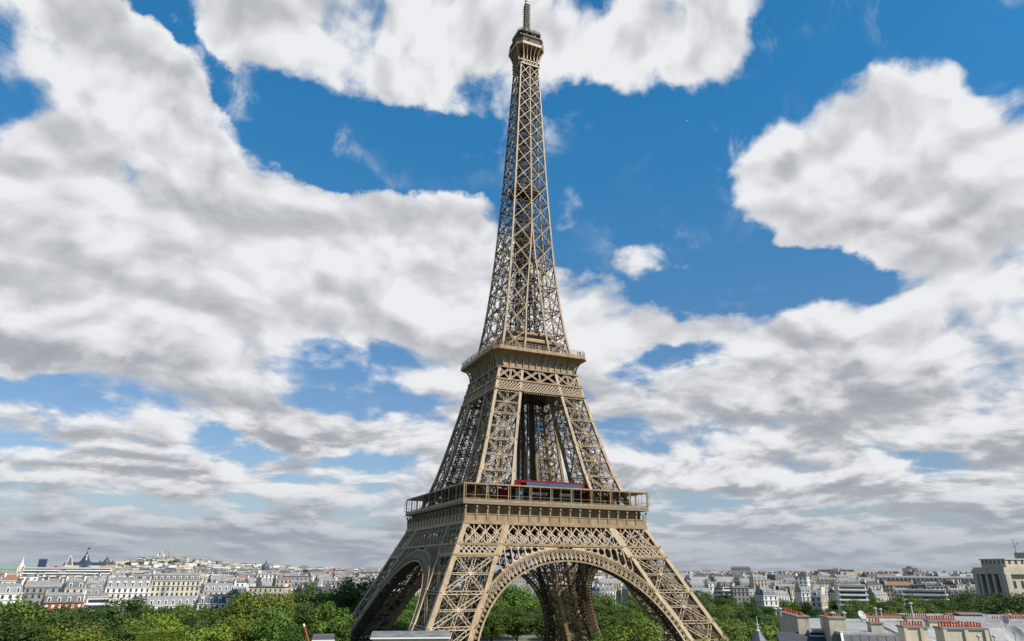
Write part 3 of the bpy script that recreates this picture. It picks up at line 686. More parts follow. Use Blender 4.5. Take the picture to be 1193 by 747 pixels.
# --- third platform, cabin and mast
pr3 = [(5.05, 266.6), (5.15, 269.4), (5.6, 272.4), (6.4, 275.2), (7.45, 277.4)]
m3 = MB(); shell(m3, [(1.0, 273.2), (5.5, 273.0)], 1.5); shell(m3, [(7.0, 277.35), (7.6, 277.4), (7.6, 278.9), (7.3, 279.0), (2, 279.05)], 2.6); shell(m3, [(1, 277.3), (7.45, 277.32)], 2.6); p3 = T('third_platform', m3, M['iron'])
m3 = MB(); corbel_ribs(p3, pr3, 2.6, 2.4, 0.16, 0.12)
for k in range(4):
    q = MB()
    for (a, za), (b, zb) in zip(pr3, pr3[1:]):
        for s_ in (-1, 1): q.beam((s_*(a-2.6*a/7.45), -a, za), (s_*(b-2.6*b/7.45), -b, zb), 0.5, 0.45, (0, 1, 0))
    q.beam((-5, -5.2, 269.2), (5, -5.2, 269.2), 0.5, 0.7, (0, 0, 1)); q.beam((-5, -5.1, 267), (5, -5.1, 267), 0.5, 0.6, (0, 0, 1))
    for i in range(8): q.beam((-4.6+i*1.15, -5.15, 267.1), (-4.6+(i+1)*1.15, -5.15, 269), 0.2, 0.2, (0, 1, 0), False)
    for i in range(5): q.box((-3.8+i*1.9, -5.6, 269.6), 0.45, 0.4, 1.5+0.5*(i % 2))
    q = q.rotated(k); o = len(m3.v); m3.v += q.v; m3.f += [tuple(i+o for i in f_) for f_ in q.f]; m3.m += q.m
T('cornice_frame', m3, M['iron'], p3)
m3 = MB(); m3.box((0, 0, 267), 7.6, 7.6, 10); T('stair_core', m3, M['iron2'], p3)
T('railing', railing(7.4, 2.5, 279.0, 2.6, 0.75, 0.1, 3), M['iron2'], p3)
m3 = MB(); shell(m3, [(6.3, 279.05), (6.3, 282.6), (7.0, 282.9), (7.0, 283.6), (5.2, 284.0), (5.0, 286.2), (5.9, 286.6), (6.1, 287.3), (3.4, 287.9), (2.9, 290.2), (1.9, 291.8), (0.1, 292)], 1.8)
cab = T('cabin', m3, M['iron2'])
m3 = MB(); shell(m3, [(6.36, 279.9), (6.36, 282.0)], 1.8); T('window_band', m3, M['iron2'], cab)
T('railing', railing(6.0, 1.6, 287.3, 1.3, 0.6, 0.12, 2), M['iron2'], cab)
rnd = random.Random(5)
for i in range(44):                                   # aerials and dishes round the cabin
    a = rnd.uniform(0, 2*pi); q = MB(); h = rnd.choice([7.2, 6.2, 6.6, 5.2, 3.4]); z = {7.2: 279, 6.2: 283.6, 6.6: 283, 5.2: 287.2, 3.4: 288}[h]
    x, y = h*cos(a)*1.02, h*sin(a)*1.02; L = rnd.uniform(1.4, 3.4)
    q.beam((x, y, z), (x, y, z+L), 0.22, 0.22, (0, 1, 0)); q.beam((x-.5, y, z+L*.8), (x+.5, y, z+L*.8), 0.14, 0.14)
    if i % 3 == 0: q.lathe([(0, 0), (.5, .1), (.75, .35), (0.7, .38), (0, .12)], (x, y, z+L*.5), 8)
    if i % 4 == 1: q.box((x, y, z+L*.3), .7, .7, 1.5)
    T('aerial', q, M['iron2'] if i % 2 else M['whitep'] if i % 7 == 0 else M['iron2'], tower)
mast = MB(); c = 1.0
for k in range(4):
    q = MB(); q.beam((-c, -c, 291), (-c*.85, -c*.85, 309.5), 0.5, 0.5, (0, 1, 0))
    z = 291.2
    while z < 309:
        q.beam((-c, -c, z), (c, -c, z+1.6), 0.22, 0.22, (0, 1, 0), False); q.beam((c, -c, z), (-c, -c, z+1.6), 0.22, 0.22, (0, 1, 0), False)
        q.box((0.3*sin(z), -c-.2, z+.2), .8, .35, 0.9); q.beam((-c-.8, -c, z), (c+.8, -c, z), 0.2, 0.2, (0, 0, 1), False); z += 1.6
    q = q.rotated(k); o = len(mast.v); mast.v += q.v; mast.f += [tuple(i+o for i in f_) for f_ in q.f]; mast.m += q.m
mt = T('mast', mast, M['iron2'])
q = MB(); q.cyl((0, 0, 309.4), (0, 0, 324), 0.62, 0.3, 8)
for z in (310, 312.2, 314.4, 317, 320): q.box((0, 0, z), 1.7, 1.7, 0.9)
T('antenna', q, mat('antenna_white', (0.55, 0.53, 0.5), 0.5), mt)
# visitors along the second platform's edge: small standing figures
# ------------------------------------------------------------------ visitors on the second platform
def person_mesh():
    J = [(0, 0, .95), (0, 0, 1.2), (0, 0, 1.42), (0, 0, 1.52), (0, 0, 1.66), (.1, 0, .9), (.11, .02, .5), (.11, 0, .08), (.11, .12, .04), (-.1, 0, .9), (-.11, .02, .5), (-.11, 0, .08), (-.11, .12, .04),
         (.19, 0, 1.4), (.26, -.02, 1.12), (.24, .12, .92), (-.19, 0, 1.4), (-.26, -.02, 1.12), (-.24, .12, .92)]
    Rr = [.15, .14, .16, .06, .11, .1, .07, .045, .04, .1, .07, .045, .04, .065, .045, .035, .065, .045, .035]
    E_ = [(0, 1), (1, 2), (2, 3), (3, 4), (0, 5), (5, 6), (6, 7), (7, 8), (0, 9), (9, 10), (10, 11), (11, 12), (2, 13), (13, 14), (14, 15), (2, 16), (16, 17), (17, 18)]
    me = bpy.data.meshes.new('person'); me.from_pydata(J, E_, []); o = bpy.data.objects.new('tmp', me); COL.objects.link(o)
    md = o.modifiers.new('s', 'SKIN')
    for v, r_ in zip(me.skin_vertices[0].data, Rr): v.radius = (r_, r_)
    me.skin_vertices[0].data[0].use_root = True
    dg = bpy.context.evaluated_depsgraph_get(); dg.update()
    m2_ = bpy.data.meshes.new_from_object(o.evaluated_get(dg)); bpy.data.objects.remove(o); m2_.name = 'person'; return m2_
pm = person_mesh(); rnd = random.Random(11)
cloth = [mat('clothing', c, 0.9) for c in ((.03, .035, .06), (.3, .3, .32), (.35, .05, .04), (.06, .09, .2), (.5, .47, .42))]
for i in range(46):
    side = 0 if i < 34 else 1
    t = rnd.uniform(-17.5, 17.5)
    o = bpy.data.objects.new('person', pm.copy() if i < 5 else ps_[i % 5]); COL.objects.link(o)
    if i == 0: ps_ = []
    if i < 5: o.data.materials.clear(); o.data.materials.append(cloth[i]); ps_.append(o.data)
    o.location = (t, -19.7, 116.02) if side == 0 else (-19.7, t, 116.02)
    o.rotation_euler = (0, 0, rnd.uniform(-.6, .6)+(pi if side == 0 else pi/2)); s_ = rnd.uniform(.95, 1.1); o.scale = (s_, s_, s_)
    tag(o, 'visitor standing at the railing of the second platform facing the view' if side == 0 else 'visitor standing at the shaded side railing of the second platform', 'person', 'visitors along the second platform railing')
# ------------------------------------------------------------------ trees
def leafmat(name, c1, c2):
    m = bpy.data.materials.new(name); m.use_nodes = True; nt = m.node_tree; h = G(nt); nt.nodes.clear()
    geo = N('ShaderNodeNewGeometry', nt); oi = N('ShaderNodeObjectInfo', nt)
    f = h.m('ADD', h.m('MULTIPLY', geo.outputs['Random Per Island'], 0.55), h.m('MULTIPLY', h.noise(N('ShaderNodeTexCoord', nt).outputs['Object'], 0.35, 2.0), 0.55), clamp=True)
    c = h.mix(f, c1+(1,), c2+(1,)); hs = N('ShaderNodeHueSaturation', nt); h.put(hs.inputs['Color'], c)
    h.put(hs.inputs['Value'], h.ss(oi.outputs['Random'], 0, 1, 0.72, 1.3, 'LINEAR')); h.put(hs.inputs['Hue'], h.ss(h.m('FRACT', h.m('MULTIPLY', oi.outputs['Random'], 9.7)), 0, 1, 0.483, 0.512, 'LINEAR'))
    b = N('ShaderNodeBsdfPrincipled', nt); h.put(b.inputs['Base Color'], hs.outputs[0]); b.inputs['Roughness'].default_value = 0.6; b.inputs['Specular IOR Level'].default_value = 0.25
    tr = N('ShaderNodeBsdfTranslucent', nt); h.put(tr.inputs[0], hs.outputs[0]); mx = N('ShaderNodeMixShader', nt); mx.inputs[0].default_value = 0.16
    nt.links.new(b.outputs[0], mx.inputs[1]); nt.links.new(tr.outputs[0], mx.inputs[2]); o = N('ShaderNodeOutputMaterial', nt); nt.links.new(mx.outputs[0], o.inputs[0]); return m
LEAF = {'lime': leafmat('leaf_lime', (0.06, 0.105, 0.010), (0.20, 0.24, 0.026)), 'mid': leafmat('leaf_green', (0.024, 0.062, 0.008), (0.10, 0.155, 0.020)), 'dark': leafmat('leaf_dark', (0.014, 0.038, 0.007), (0.06, 0.105, 0.014))}
M['bark'] = mat('bark', (0.11, 0.085, 0.06), 0.95, var=0.3, vscale=2)
def crown_mesh(seed, nclump, leaf):
    """unit tree: height 1, crown radius about 0.33, built at 24 m then used scaled"""
    r = random.Random(seed); V, Fc = [], []
    H_, R_ = 24.0, 7.6
    clumps = []
    for i in range(nclump):
        for _ in range(30):
            u = r.uniform(-1, 1); th = r.uniform(0, 2*pi); rr = (r.random())**0.36
            x, y, z = rr*sqrt(1-u*u)*cos(th), rr*sqrt(1-u*u)*sin(th), rr*u
            z = z if z > -0.65 else -0.65
            p = Vector((x*R_, y*R_, 14.8+z*8.4))
            if all((p-c[0]).length > 2.7 for c in clumps): break
        nz = noise.noise(Vector((x*1.7+seed, y*1.7, z*1.7)))
        p = Vector((p.x*(1+.3*nz), p.y*(1+.3*nz), p.z+1.5*nz))
        clumps.append((p, r.uniform(1.9, 3.5)))
    for c, cr in clumps:
        out = (c-Vector((0, 0, 13))).normalized()
        n = int(leaf*cr*cr/4.4)
        for j in range(n):
            d = Vector((r.gauss(0, 1), r.gauss(0, 1), r.gauss(0, 1))).normalized()
            p = c+Vector((d.x, d.y, d.z*.8))*cr*(r.random()**.33)
            nn = (d*0.9+out*0.5+Vector((r.gauss(0, .55), r.gauss(0, .55), r.gauss(0, .55)+.35))).normalized()
            a = nn.orthogonal().normalized(); b = nn.cross(a); an = r.uniform(0, pi); a, b = a*cos(an)+b*sin(an), b*cos(an)-a*sin(an)
            s = r.uniform(.2, .42); i = len(V)
            V += [p-a*s*1.2, p-b*s*.7, p+a*s*1.2+nn*s*.25, p+b*s*.7]; Fc.append((i, i+1, i+2, i+3))
    return V, Fc, clumps
def trunk_mesh(seed, clumps):
    r = random.Random(seed+50); mb = MB()
    mb.cyl((0, 0, 0), (0.1, 0, 5), .48, .36, 9); mb.cyl((.1, 0, 5), (-.1, .2, 11), .36, .24, 8); mb.cyl((-.1, .2, 11), (0, 0, 18), .24, .08, 7)
    for c, cr in r.sample(clumps, min(16, len(clumps))):
        z = r.uniform(4.5, 12); mid_ = Vector((c.x*.5, c.y*.5, (z+c.z)/2-.5)); mb.cyl((0, 0.05, z), mid_, .17, .11, 6); mb.cyl(mid_, c, .11, .04, 6)
    return mb
CR = {}
for kind in LEAF:
    for sd_ in range(4):
        V, Fc, cl = crown_mesh(sd_*7+3, 40, 108)
        me = bpy.data.meshes.new('crown'); me.from_pydata([tuple(v) for v in V], [], Fc); me.materials.append(LEAF[kind]); me.update()
        if kind == 'lime':
            tm = trunk_mesh(sd_, cl); t2 = bpy.data.meshes.new('trunk'); t2.from_pydata(tm.v, [], tm.f); t2.materials.append(M['bark']); CR['t', sd_] = t2
        CR[kind, sd_] = me
rt = random.Random(77); TREES = []
def blocked(p, rad):        # the near rooftops' plot
    q = p-CAM; u_, v_ = q.x*cos(.55)-q.y*sin(.55), q.x*sin(.55)+q.y*cos(.55)
    return u_ > 16-rad and v_ < 180+rad and u_ < 110
def px_scale(D): return 820.0/D
def plant(px, ytop, D, rad, kind, label, group):
    p = at(px, ytop, D); g0 = terrain(p.x, p.y); hgt = max(9.0, min(p.z-g0, 36.0))
    if abs(p.x) < 66 and abs(p.y) < 66: return
    if blocked(p, rad): return
    for q in TREES:
        if (q[0]-p.x)**2+(q[1]-p.y)**2 < (0.72*(rad+q[2]))**2: return
    TREES.append((p.x, p.y, rad)); sd_ = rt.randrange(4)
    e = empty('deciduous_tree', (p.x, p.y, g0), rt.uniform(0, 2*pi)); tag(e, label, 'tree', group)
    sx = rad/7.6; e.scale = (sx, sx*rt.uniform(.9, 1.1), hgt/24.4)
    for nm, me in (('trunk', CR['t', sd_]), ('crown', CR[kind, sd_])):
        o = bpy.data.objects.new(nm, me); COL.objects.link(o); o.parent = e
# single trees one can pick out
for a in [
 (22, 688, 262, 10.5, 'mid', 'broad mid green tree filling the lower left corner of the view'),
 (62, 716, 250, 8, 'mid', 'rounded green tree just right of the big corner tree at lower left'),
 (110, 712, 300, 9, 'dark', 'dusky tree below the red brick block'),
 (100, 727, 232, 9, 'lime', 'yellow green tree in the foreground below the red brick block'),
 (148, 690, 345, 8.5, 'dark', 'tall dark tree standing left of the stepped white apartment block'),
 (180, 703, 330, 8, 'dark', 'dark rounded tree in front of the stepped white apartment block'),
 (212, 704, 350, 7.5, 'mid', 'olive green tree below the right end of the stepped white block'),
 (240, 724, 225, 9, 'lime', 'lime green tree in the foreground left of the tallest lime tree'),
 (262, 706, 300, 7.5, 'mid', 'green tree directly below the small grey corner dome'),
 (302, 683, 290, 10.5, 'lime', 'large bright lime green tree right of the small grey corner dome'),
 (330, 690, 310, 8, 'lime', 'light green tree touching the right side of the large lime tree'),
 (360, 678, 360, 9, 'dark', 'dark green tree between the lime tree and the left tower leg'),
 (385, 702, 280, 8, 'mid', 'green tree beside the outer foot of the left tower leg'),
 (412, 671, 345, 10, 'dark', 'tallest dark tree rising behind the left tower leg'),
 (345, 728, 245, 6, 'dark', 'small dark tree above the grey rooftop units'),
 (600, 676, 430, 12, 'mid', 'full green tree framed at the left inside the front arch'),
 (575, 694, 400, 10, 'mid', 'lower green tree behind the near leg seen through the front arch'),
 (700, 688, 440, 10, 'mid', 'green tree right of the rear leg seen through the front arch'),
 (742, 722, 205, 8.5, 'lime', 'bright leafy tree in front of the foot of the right tower leg'),
 (702, 731, 212, 7, 'mid', 'leafy tree in front of the rear leg at the bottom edge'),
 (835, 738, 190, 8, 'lime', 'bright tree top at the bottom edge right of the right tower leg'),
 (872, 722, 240, 9, 'mid', 'green tree behind the pointed grey turret roof'),
 (1165, 690, 430, 10, 'dark', 'dark spreading tree below the columned stone pavilion'),
 (1185, 692, 400, 10, 'dark', 'darkest tree at the right edge of the view')]:
    plant(*a, 'park trees around the tower')
def yt(tab, x):
    return lerp_table(tab)(x)
ybandL = [(-20, 690), (60, 702), (120, 698), (240, 702), (300, 688), (360, 682), (430, 676)]
ybandR = [(790, 688), (840, 690), (880, 696), (940, 702), (980, 696), (1060, 690), (1193, 686)]
def fill(x0, x1, D, rad, tab, dy, kinds, desc):
    step = 1.5*rad*px_scale(D); x = x0+rt.uniform(0, step)
    while x < x1:
        k = rt.choice(kinds); nm = {'lime': 'yellow green', 'mid': 'mid green', 'dark': 'dark green'}[k]
        plant(x, yt(tab, x)+dy+rt.uniform(-3, 5), D+rt.uniform(-14, 14), rad*rt.uniform(.82, 1.15), k, nm+' '+desc, desc+', '+nm)
        x += step*rt.uniform(.85, 1.2)
for D_, rad, dy, ks in ((235, 8.5, 24, ['lime', 'mid', 'lime', 'dark']), (262, 8.5, 18, ['mid', 'lime', 'lime']), (295, 8, 15, ['mid', 'dark', 'lime']), (330, 8, 10, ['mid', 'dark']), (370, 8, 6, ['dark', 'mid']), (405, 8, 4, ['dark', 'mid'])):
    fill(-25, 432, D_, rad, ybandL, dy, ks, 'tree in the leafy park left of the tower')
for D_, rad, dy, ks in ((250, 8, 36, ['mid', 'lime']), (300, 8, 26, ['mid', 'mid', 'lime']), (350, 8, 20, ['mid', 'dark']), (410, 8.5, 13, ['mid', 'dark']), (470, 9, 8, ['mid', 'dark', 'dark']), (540, 9, 4, ['dark', 'mid']), (620, 9, 0, ['dark', 'mid'])):
    fill(800, 1215, D_, rad, ybandR, dy, ks, 'tree in the dense belt right of the tower')
for D_, dy, ks in ((385, 24, ['mid']), (430, 12, ['mid', 'dark']), (480, 6, ['mid', 'dark']), (540, 3, ['dark', 'mid'])):
    fill(436, 800, D_, 9, [(430, 686), (620, 682), (800, 692)], dy, ks, 'tree beyond the tower seen between its legs')
# clipped hedge at the lower left
mb = MB(); r = random.Random(3)
M['hedge'] = LEAF['lime']
V, Fc = [], []
a_, b_ = at(160, 738, 215), at(216, 738, 222); dv = (b_-a_); dv.z = 0; L_ = dv.length; dv.normalize(); nv = Vector((-dv.y, dv.x, 0))
a_ = a_+nv*0; zt_ = at(188, 738, 218).z
for i in range(9000):
    f_ = r.choice((0, 0, 1)); s_ = r.uniform(0, L_); w_ = r.uniform(0, 5); p = Vector((a_.x, a_.y, 0))+dv*s_+nv*w_
    p.z = zt_+r.uniform(-.25, .25) if f_ == 0 else r.uniform(zt_-4, zt_)
    if f_: p -= nv*w_
    nn = Vector((r.gauss(0, .5), r.gauss(0, .5), 1 if f_ == 0 else .3)).normalized(); a = nn.orthogonal().normalized()*.28; b = nn.cross(a)
    i0 = len(V); V += [p-a, p-b, p+a, p+b]; Fc.append((i0, i0+1, i0+2, i0+3))
me = bpy.data.meshes.new('clipped_hedge'); me.from_pydata([tuple(v) for v in V], [], Fc); me.materials.append(LEAF['lime']); o = bpy.data.objects.new('clipped_hedge', me); COL.objects.link(o)
tag(o, 'flat topped yellow green hedge at the bottom of the park left of the tower', 'hedge')
# ------------------------------------------------------------------ the city
def wallmat(name, c): return mat(name, c, 0.85, var=0.10, vscale=0.12, streak=((0.5, 0.5, 0.07), tuple(x*0.62 for x in c), 0.45), objvar=0.0)
WALL = {'white': wallmat('white_render', (0.66, 0.64, 0.60)), 'cream': wallmat('cream_stone', (0.50, 0.45, 0.36)), 'beige': wallmat('beige_stone', (0.34, 0.28, 0.21)), 'grey': wallmat('grey_stone', (0.24, 0.23, 0.22)), 'brick': wallmat('red_brick', (0.26, 0.085, 0.055))}
ROOF = {'zinc': mat('zinc_roof', (0.20, 0.20, 0.20), 0.7, 0.0, var=0.18, vscale=0.3), 'slate': mat('slate_roof', (0.062, 0.062, 0.068), 0.55, var=0.2, vscale=0.4), 'tile': mat('terracotta_roof', (0.22, 0.115, 0.07), 0.8, var=0.2, vscale=0.4), 'flat': mat('gravel_roof', (0.38, 0.36, 0.33), 0.95, var=0.15, vscale=0.2)}
M['glass'] = mat('window_glass', (0.035, 0.042, 0.055), 0.15, spec=0.6)
M['pot'] = mat('terracotta', (0.42, 0.10, 0.03), 0.8, var=0.15, vscale=3)
M['citypot'] = mat('city_chimney_pot', (0.24, 0.085, 0.045), 0.85, objvar=0.2)
M['potred'] = mat('red_terracotta', (0.35, 0.06, 0.025), 0.8)
M['trim'] = mat('painted_trim', (0.66, 0.65, 0.61), 0.7)
rc = random.Random(2024)
def facade(walls, wins, w, d, z0, z1, fl, cw, style, indiv=None, zfrom=None):
    """openings and string courses on the four sides of a w x d block, local coordinates"""
    nfl = max(1, int((z1-z0)/fl))
    for side in range(4):
        L = w if side % 2 == 0 else d; n = max(1, int(L/cw))
        def P(s, t, z):        # s along the side, t outward
            x, y = {0: (s, -d/2-t), 1: (w/2+t, s), 2: (-s, d/2+t), 3: (-w/2-t, -s)}[side]; return (x, y, z)
        for k in range(nfl):
            zb = z1-(k+1)*fl
            if zfrom is not None and zb < zfrom: break
            if style == 'band':
                wins.hexa([P(-L/2+.6, -.02, zb+.9), P(L/2-.6, -.02, zb+.9), P(L/2-.6, .06, zb+.9), P(-L/2+.6, .06, zb+.9)], [P(-L/2+.6, -.02, zb+2.3), P(L/2-.6, -.02, zb+2.3), P(L/2-.6, .06, zb+2.3), P(-L/2+.6, .06, zb+2.3)])
                walls.hexa([P(-L/2-.3, -.1, zb-.1), P(L/2+.3, -.1, zb-.1), P(L/2+.3, .9, zb-.1), P(-L/2-.3, .9, zb-.1)], [P(-L/2-.3, -.1, zb+.75), P(L/2+.3, -.1, zb+.75), P(L/2+.3, .9, zb+.75), P(-L/2-.3, .9, zb+.75)])
                continue
            for i in range(n):
                s = -L/2+L*(i+.5)/n; hw = .55; ht = 1.9 if k else 1.7
                tgt = MB() if (indiv is not None and side == 0) else wins
                tgt.hexa([P(s-hw, -.1, zb+.55), P(s+hw, -.1, zb+.55), P(s+hw, .05, zb+.55), P(s-hw, .05, zb+.55)], [P(s-hw, -.1, zb+.55+ht), P(s+hw, -.1, zb+.55+ht), P(s+hw, .05, zb+.55+ht), P(s-hw, .05, zb+.55+ht)])
                if tgt is not wins: indiv.append(tgt)
                if style == 'stone' and (k % 3 == 0): walls.hexa([P(s-hw-.3, 0, zb+.25), P(s+hw+.3, 0, zb+.25), P(s+hw+.3, .45, zb+.25), P(s-hw-.3, .45, zb+.25)], [P(s-hw-.3, 0, zb+.42), P(s+hw+.3, 0, zb+.42), P(s+hw+.3, .45, zb+.42), P(s-hw-.3, .45, zb+.42)])
        if style == 'stone':
            for zc in (z1-.25, z1-fl-.1, z0+4):
                walls.hexa([P(-L/2-.3, -.05, zc), P(L/2+.3, -.05, zc), P(L/2+.3, .35, zc), P(-L/2-.3, .35, zc)], [P(-L/2-.3, -.05, zc+.3), P(L/2+.3, -.05, zc+.3), P(L/2+.3, .35, zc+.3), P(-L/2-.3, .35, zc+.3)])
def building(loc, rz, w, d, h, wall='cream', roof='mansard', rmat='zinc', style='stone', label='', cat='building', group=None, name='apartment_building', indiv=False, dorm=True, chim=2, winmat=None, round_dormer=False):
    e = empty(name, loc, rz); tag(e, label, cat, group)
    wl, wn, rf = MB(), MB(), MB(); iv = [] if indiv else None
    rh = {'mansard': 4.6, 'flat': 0.5, 'gable': 3.0, 'terrace': 0.5}[roof]; hw = h-rh
    wl.box((0, 0, -3), w, d, hw+3)
    facade(wl, wn, w, d, 0, hw, 3.1, 2.7 if style != 'white' else 3.3, style, iv, zfrom=hw-15)
    if roof == 'mansard':
        i1, i2 = 1.3, d*.38
        A = [(-w/2, -d/2, hw), (w/2, -d/2, hw), (w/2, d/2, hw), (-w/2, d/2, hw)]; B_ = [(-w/2+.4, -d/2+i1, hw+3.1), (w/2-.4, -d/2+i1, hw+3.1), (w/2-.4, d/2-i1, hw+3.1), (-w/2+.4, d/2-i1, hw+3.1)]
        C_ = [(-w/2+.6, -d/2+i2, h-.3), (w/2-.6, -d/2+i2, h-.3), (w/2-.6, d/2-i2, h-.3), (-w/2+.6, d/2-i2, h-.3)]
        rf.k = 0; rf.hexa(A, B_, False); rf.k = 1; rf.hexa(B_, C_, True)
    elif roof == 'gable':
        rf.k = 0; A = [(-w/2-.3, -d/2-.3, hw), (w/2+.3, -d/2-.3, hw), (w/2+.3, d/2+.3, hw), (-w/2-.3, d/2+.3, hw)]; rf.hexa(A, [(-w/2-.3, -.1, h), (w/2+.3, -.1, h), (w/2+.3, .1, h), (-w/2-.3, .1, h)])
    else:
        rf.k = 0; rf.box((0, 0, hw), w+.5, d+.5, .5)
        for j in range(rc.randrange(1, 4)): rf.k = 1; rf.box((rc.uniform(-w*.3, w*.3), rc.uniform(-d*.2, d*.2), hw+.5), rc.uniform(1.5, 4), rc.uniform(1.5, 4), rc.uniform(.8, 2.4))
    W_ = wl.build('wall', WALL[wall], None); W_.parent = e
    top = {'zinc': 'zinc', 'slate': 'zinc', 'tile': 'tile', 'flat': 'zinc'}[rmat]
    R_ = rf.build('roof', [ROOF[rmat], ROOF[top]], None); R_.parent = e
    if wn.f: q = wn.build('window_row' if not indiv else 'side_window_row', winmat or M['glass']); q.parent = e
    if iv:
        for t_ in iv[:90]: q = t_.build('window', winmat or M['glass']); q.parent = e
    if roof == 'mansard' and dorm:
        n = max(1, int(w/3.4))
        for sd2 in (-1, 1):
            dm = MB(); dg = MB()
            for i in range(n):
                x = -w/2+w*(i+.5)/n; y0_ = sd2*(d/2-.25); y1_ = sd2*(d/2-2.2)
                dm.hexa([(x-.75, y0_, hw+.3), (x+.75, y0_, hw+.3), (x+.75, y1_, hw+.3), (x-.75, y1_, hw+.3)], [(x-.75, y0_, hw+2.5), (x+.75, y0_, hw+2.5), (x+.75, y1_, hw+2.5), (x-.75, y1_, hw+2.5)])
                if round_dormer: dm.cyl((x, y0_, hw+2.4), (x, y1_, hw+2.4), .95, .95, 10)
                yo = y0_+sd2*.04; dg.hexa([(x-.42, yo, hw+.6), (x+.42, yo, hw+.6), (x+.42, y0_-sd2*.05, hw+.6), (x-.42, y0_-sd2*.05, hw+.6)], [(x-.42, yo, hw+2.2), (x+.42, yo, hw+2.2), (x+.42, y0_-sd2*.05, hw+2.2), (x-.42, y0_-sd2*.05, hw+2.2)])
            q = dm.build('dormer_row', M['trim']); q.parent = R_; q = dg.build('dormer_glass', M['glass']); q.parent = R_
    for c in range(chim):
        cm_ = MB(); x = (-w/2+.6) if c == 0 else (w/2-.6) if c == 1 else rc.uniform(-w*.2, w*.2); dd = d*rc.uniform(.35, .7); yy = rc.uniform(-.1, .1)*d
        cm_.box((x, yy, hw), .9, dd, rh+1.1 if roof != 'flat' else 2.6); zt = hw+(rh+1.1 if roof != 'flat' else 2.6)
        npot = max(2, int(dd/.8)); cm_.k = 1
        for j in range(npot): cm_.box((x, yy-dd/2+dd*(j+.5)/npot, zt), .34, .34, .65)
        q = cm_.build('chimney', [WALL[rc.choice(['cream', 'beige', 'white'])], M['citypot']]); q.parent = R_
    return e
def place(px0, px1, ytop, D, ang=0.0, d=13.0, **k):
    pc = at((px0+px1)/2, ytop, D); az = atan2(pc.x-CAM.x, pc.y-CAM.y)
    wv = (at(px1, ytop, D)-at(px0, ytop, D)).length; g0 = terrain(pc.x, pc.y)
    w = max(6.0, (wv-abs(sin(ang))*d)/max(.6, cos(ang)))
    v = Vector((sin(az), cos(az)))*(d/2)
    return building((pc.x+v.x, pc.y+v.y, g0), -az+ang, w, d, pc.z-g0, **k)
# named ones on the left
place(50, 100, 690, 440, 0.12, 12, wall='brick', roof='mansard', rmat='slate', label='red brick apartment block with white windows above the dark park trees', indiv=True, winmat=M['trim'], chim=1)
place(74, 102, 674, 470, 0.15, 12, wall='cream', roof='mansard', rmat='slate', label='cream house with a dark mansard roof behind the red brick block', indiv=True)
place(28, 76, 677, 500, 0.1, 14, wall='grey', roof='gable', rmat='zinc', label='low building with a long ribbed zinc roof left of the red brick block')
place(4, 24, 670, 520, -0.1, 13, wall='white', roof='gable', rmat='tile', label='white gabled house with an orange tiled roof near the left edge')
place(-14, 30, 679, 450, 0.2, 13, wall='white', roof='mansard', rmat='zinc', label='white apartment house with dormers at the left edge of the view', indiv=True)
place(101, 130, 695, 425, 0.05, 10, wall='white', roof='flat', rmat='flat', style='band', label='white modern block with long balconies right of the red brick block', chim=0)
place(123, 178, 674, 500, 0.1, 13, wall='white', roof='mansard', rmat='zinc', round_dormer=True, label='white apartment house with round topped dormers in a pale zinc roof', indiv=True)
place(176, 236, 667, 520, 0.12, 14, wall='cream', roof='mansard', rmat='slate', label='tall stepped cream apartment block with a dark mansard roof', indiv=True)
place(155, 232, 694, 455, 0.12, 9, wall='white', roof='mansard', rmat='zinc', label='lower front wing of the stepped block with small red awnings', chim=0, indiv=True)
place(230, 272, 692, 450, 0.1, 11, wall='white', roof='mansard', rmat='slate', round_dormer=True, label='white house with large dormers joined to the small grey corner dome', chim=0, indiv=True)
place(236, 276, 679, 500, 0.1, 12, wall='cream', roof='mansard', rmat='zinc', label='cream house behind the small grey corner dome')
place(300, 322, 668, 640, -0.2, 12, wall='white', roof='flat', label='bright white flat roofed block above the large lime tree', chim=1)
place(318, 341, 674, 600, .2, 12, wall='beige', roof='flat', label='plain brown gable end block above the large lime tree', chim=1, style='none')
place(27, 132, 661, 1000, 0.12, 16, wall='white', roof='flat', rmat='flat', style='band', label='long white modern slab on the left skyline below the blue glass tower', chim=1)
place(50, 100, 667, 860, 0.1, 14, wall='white', roof='flat', rmat='flat', style='band', label='second white terraced slab in front of the long modern one', chim=0)
# corner dome pavilion
c_ = at(273, 690, 443); e = empty('corner_pavilion', (c_.x, c_.y, 0)); tag(e, 'round white corner pavilion under a small shiny grey dome', 'pavilion')
q = MB(); q.cyl((0, 0, 0), (0, 0, c_.z-3), 3.6, 3.6, 20); q.cyl((0, 0, c_.z-3.3), (0, 0, c_.z-2.9), 4.0, 4.0, 20); q.build('wall', WALL['white']).parent = e
q = MB(); q.lathe([(3.7, -2.9), (3.6, -1.6), (3.0, -.2), (2.0, .9), (.9, 1.5), (0, 1.7)], (0, 0, c_.z), 20); q.build('dome', mat('lead_dome', (0.09, 0.10, 0.12), 0.3, 0.4), smooth=True).parent = e
for i in range(9):
    q = MB(); a = 2*pi*i/9; q.box((3.62*cos(a), 3.62*sin(a), c_.z-6.4), .12, 1.1, 2.2, a); q.build('window', M['glass']).parent = e
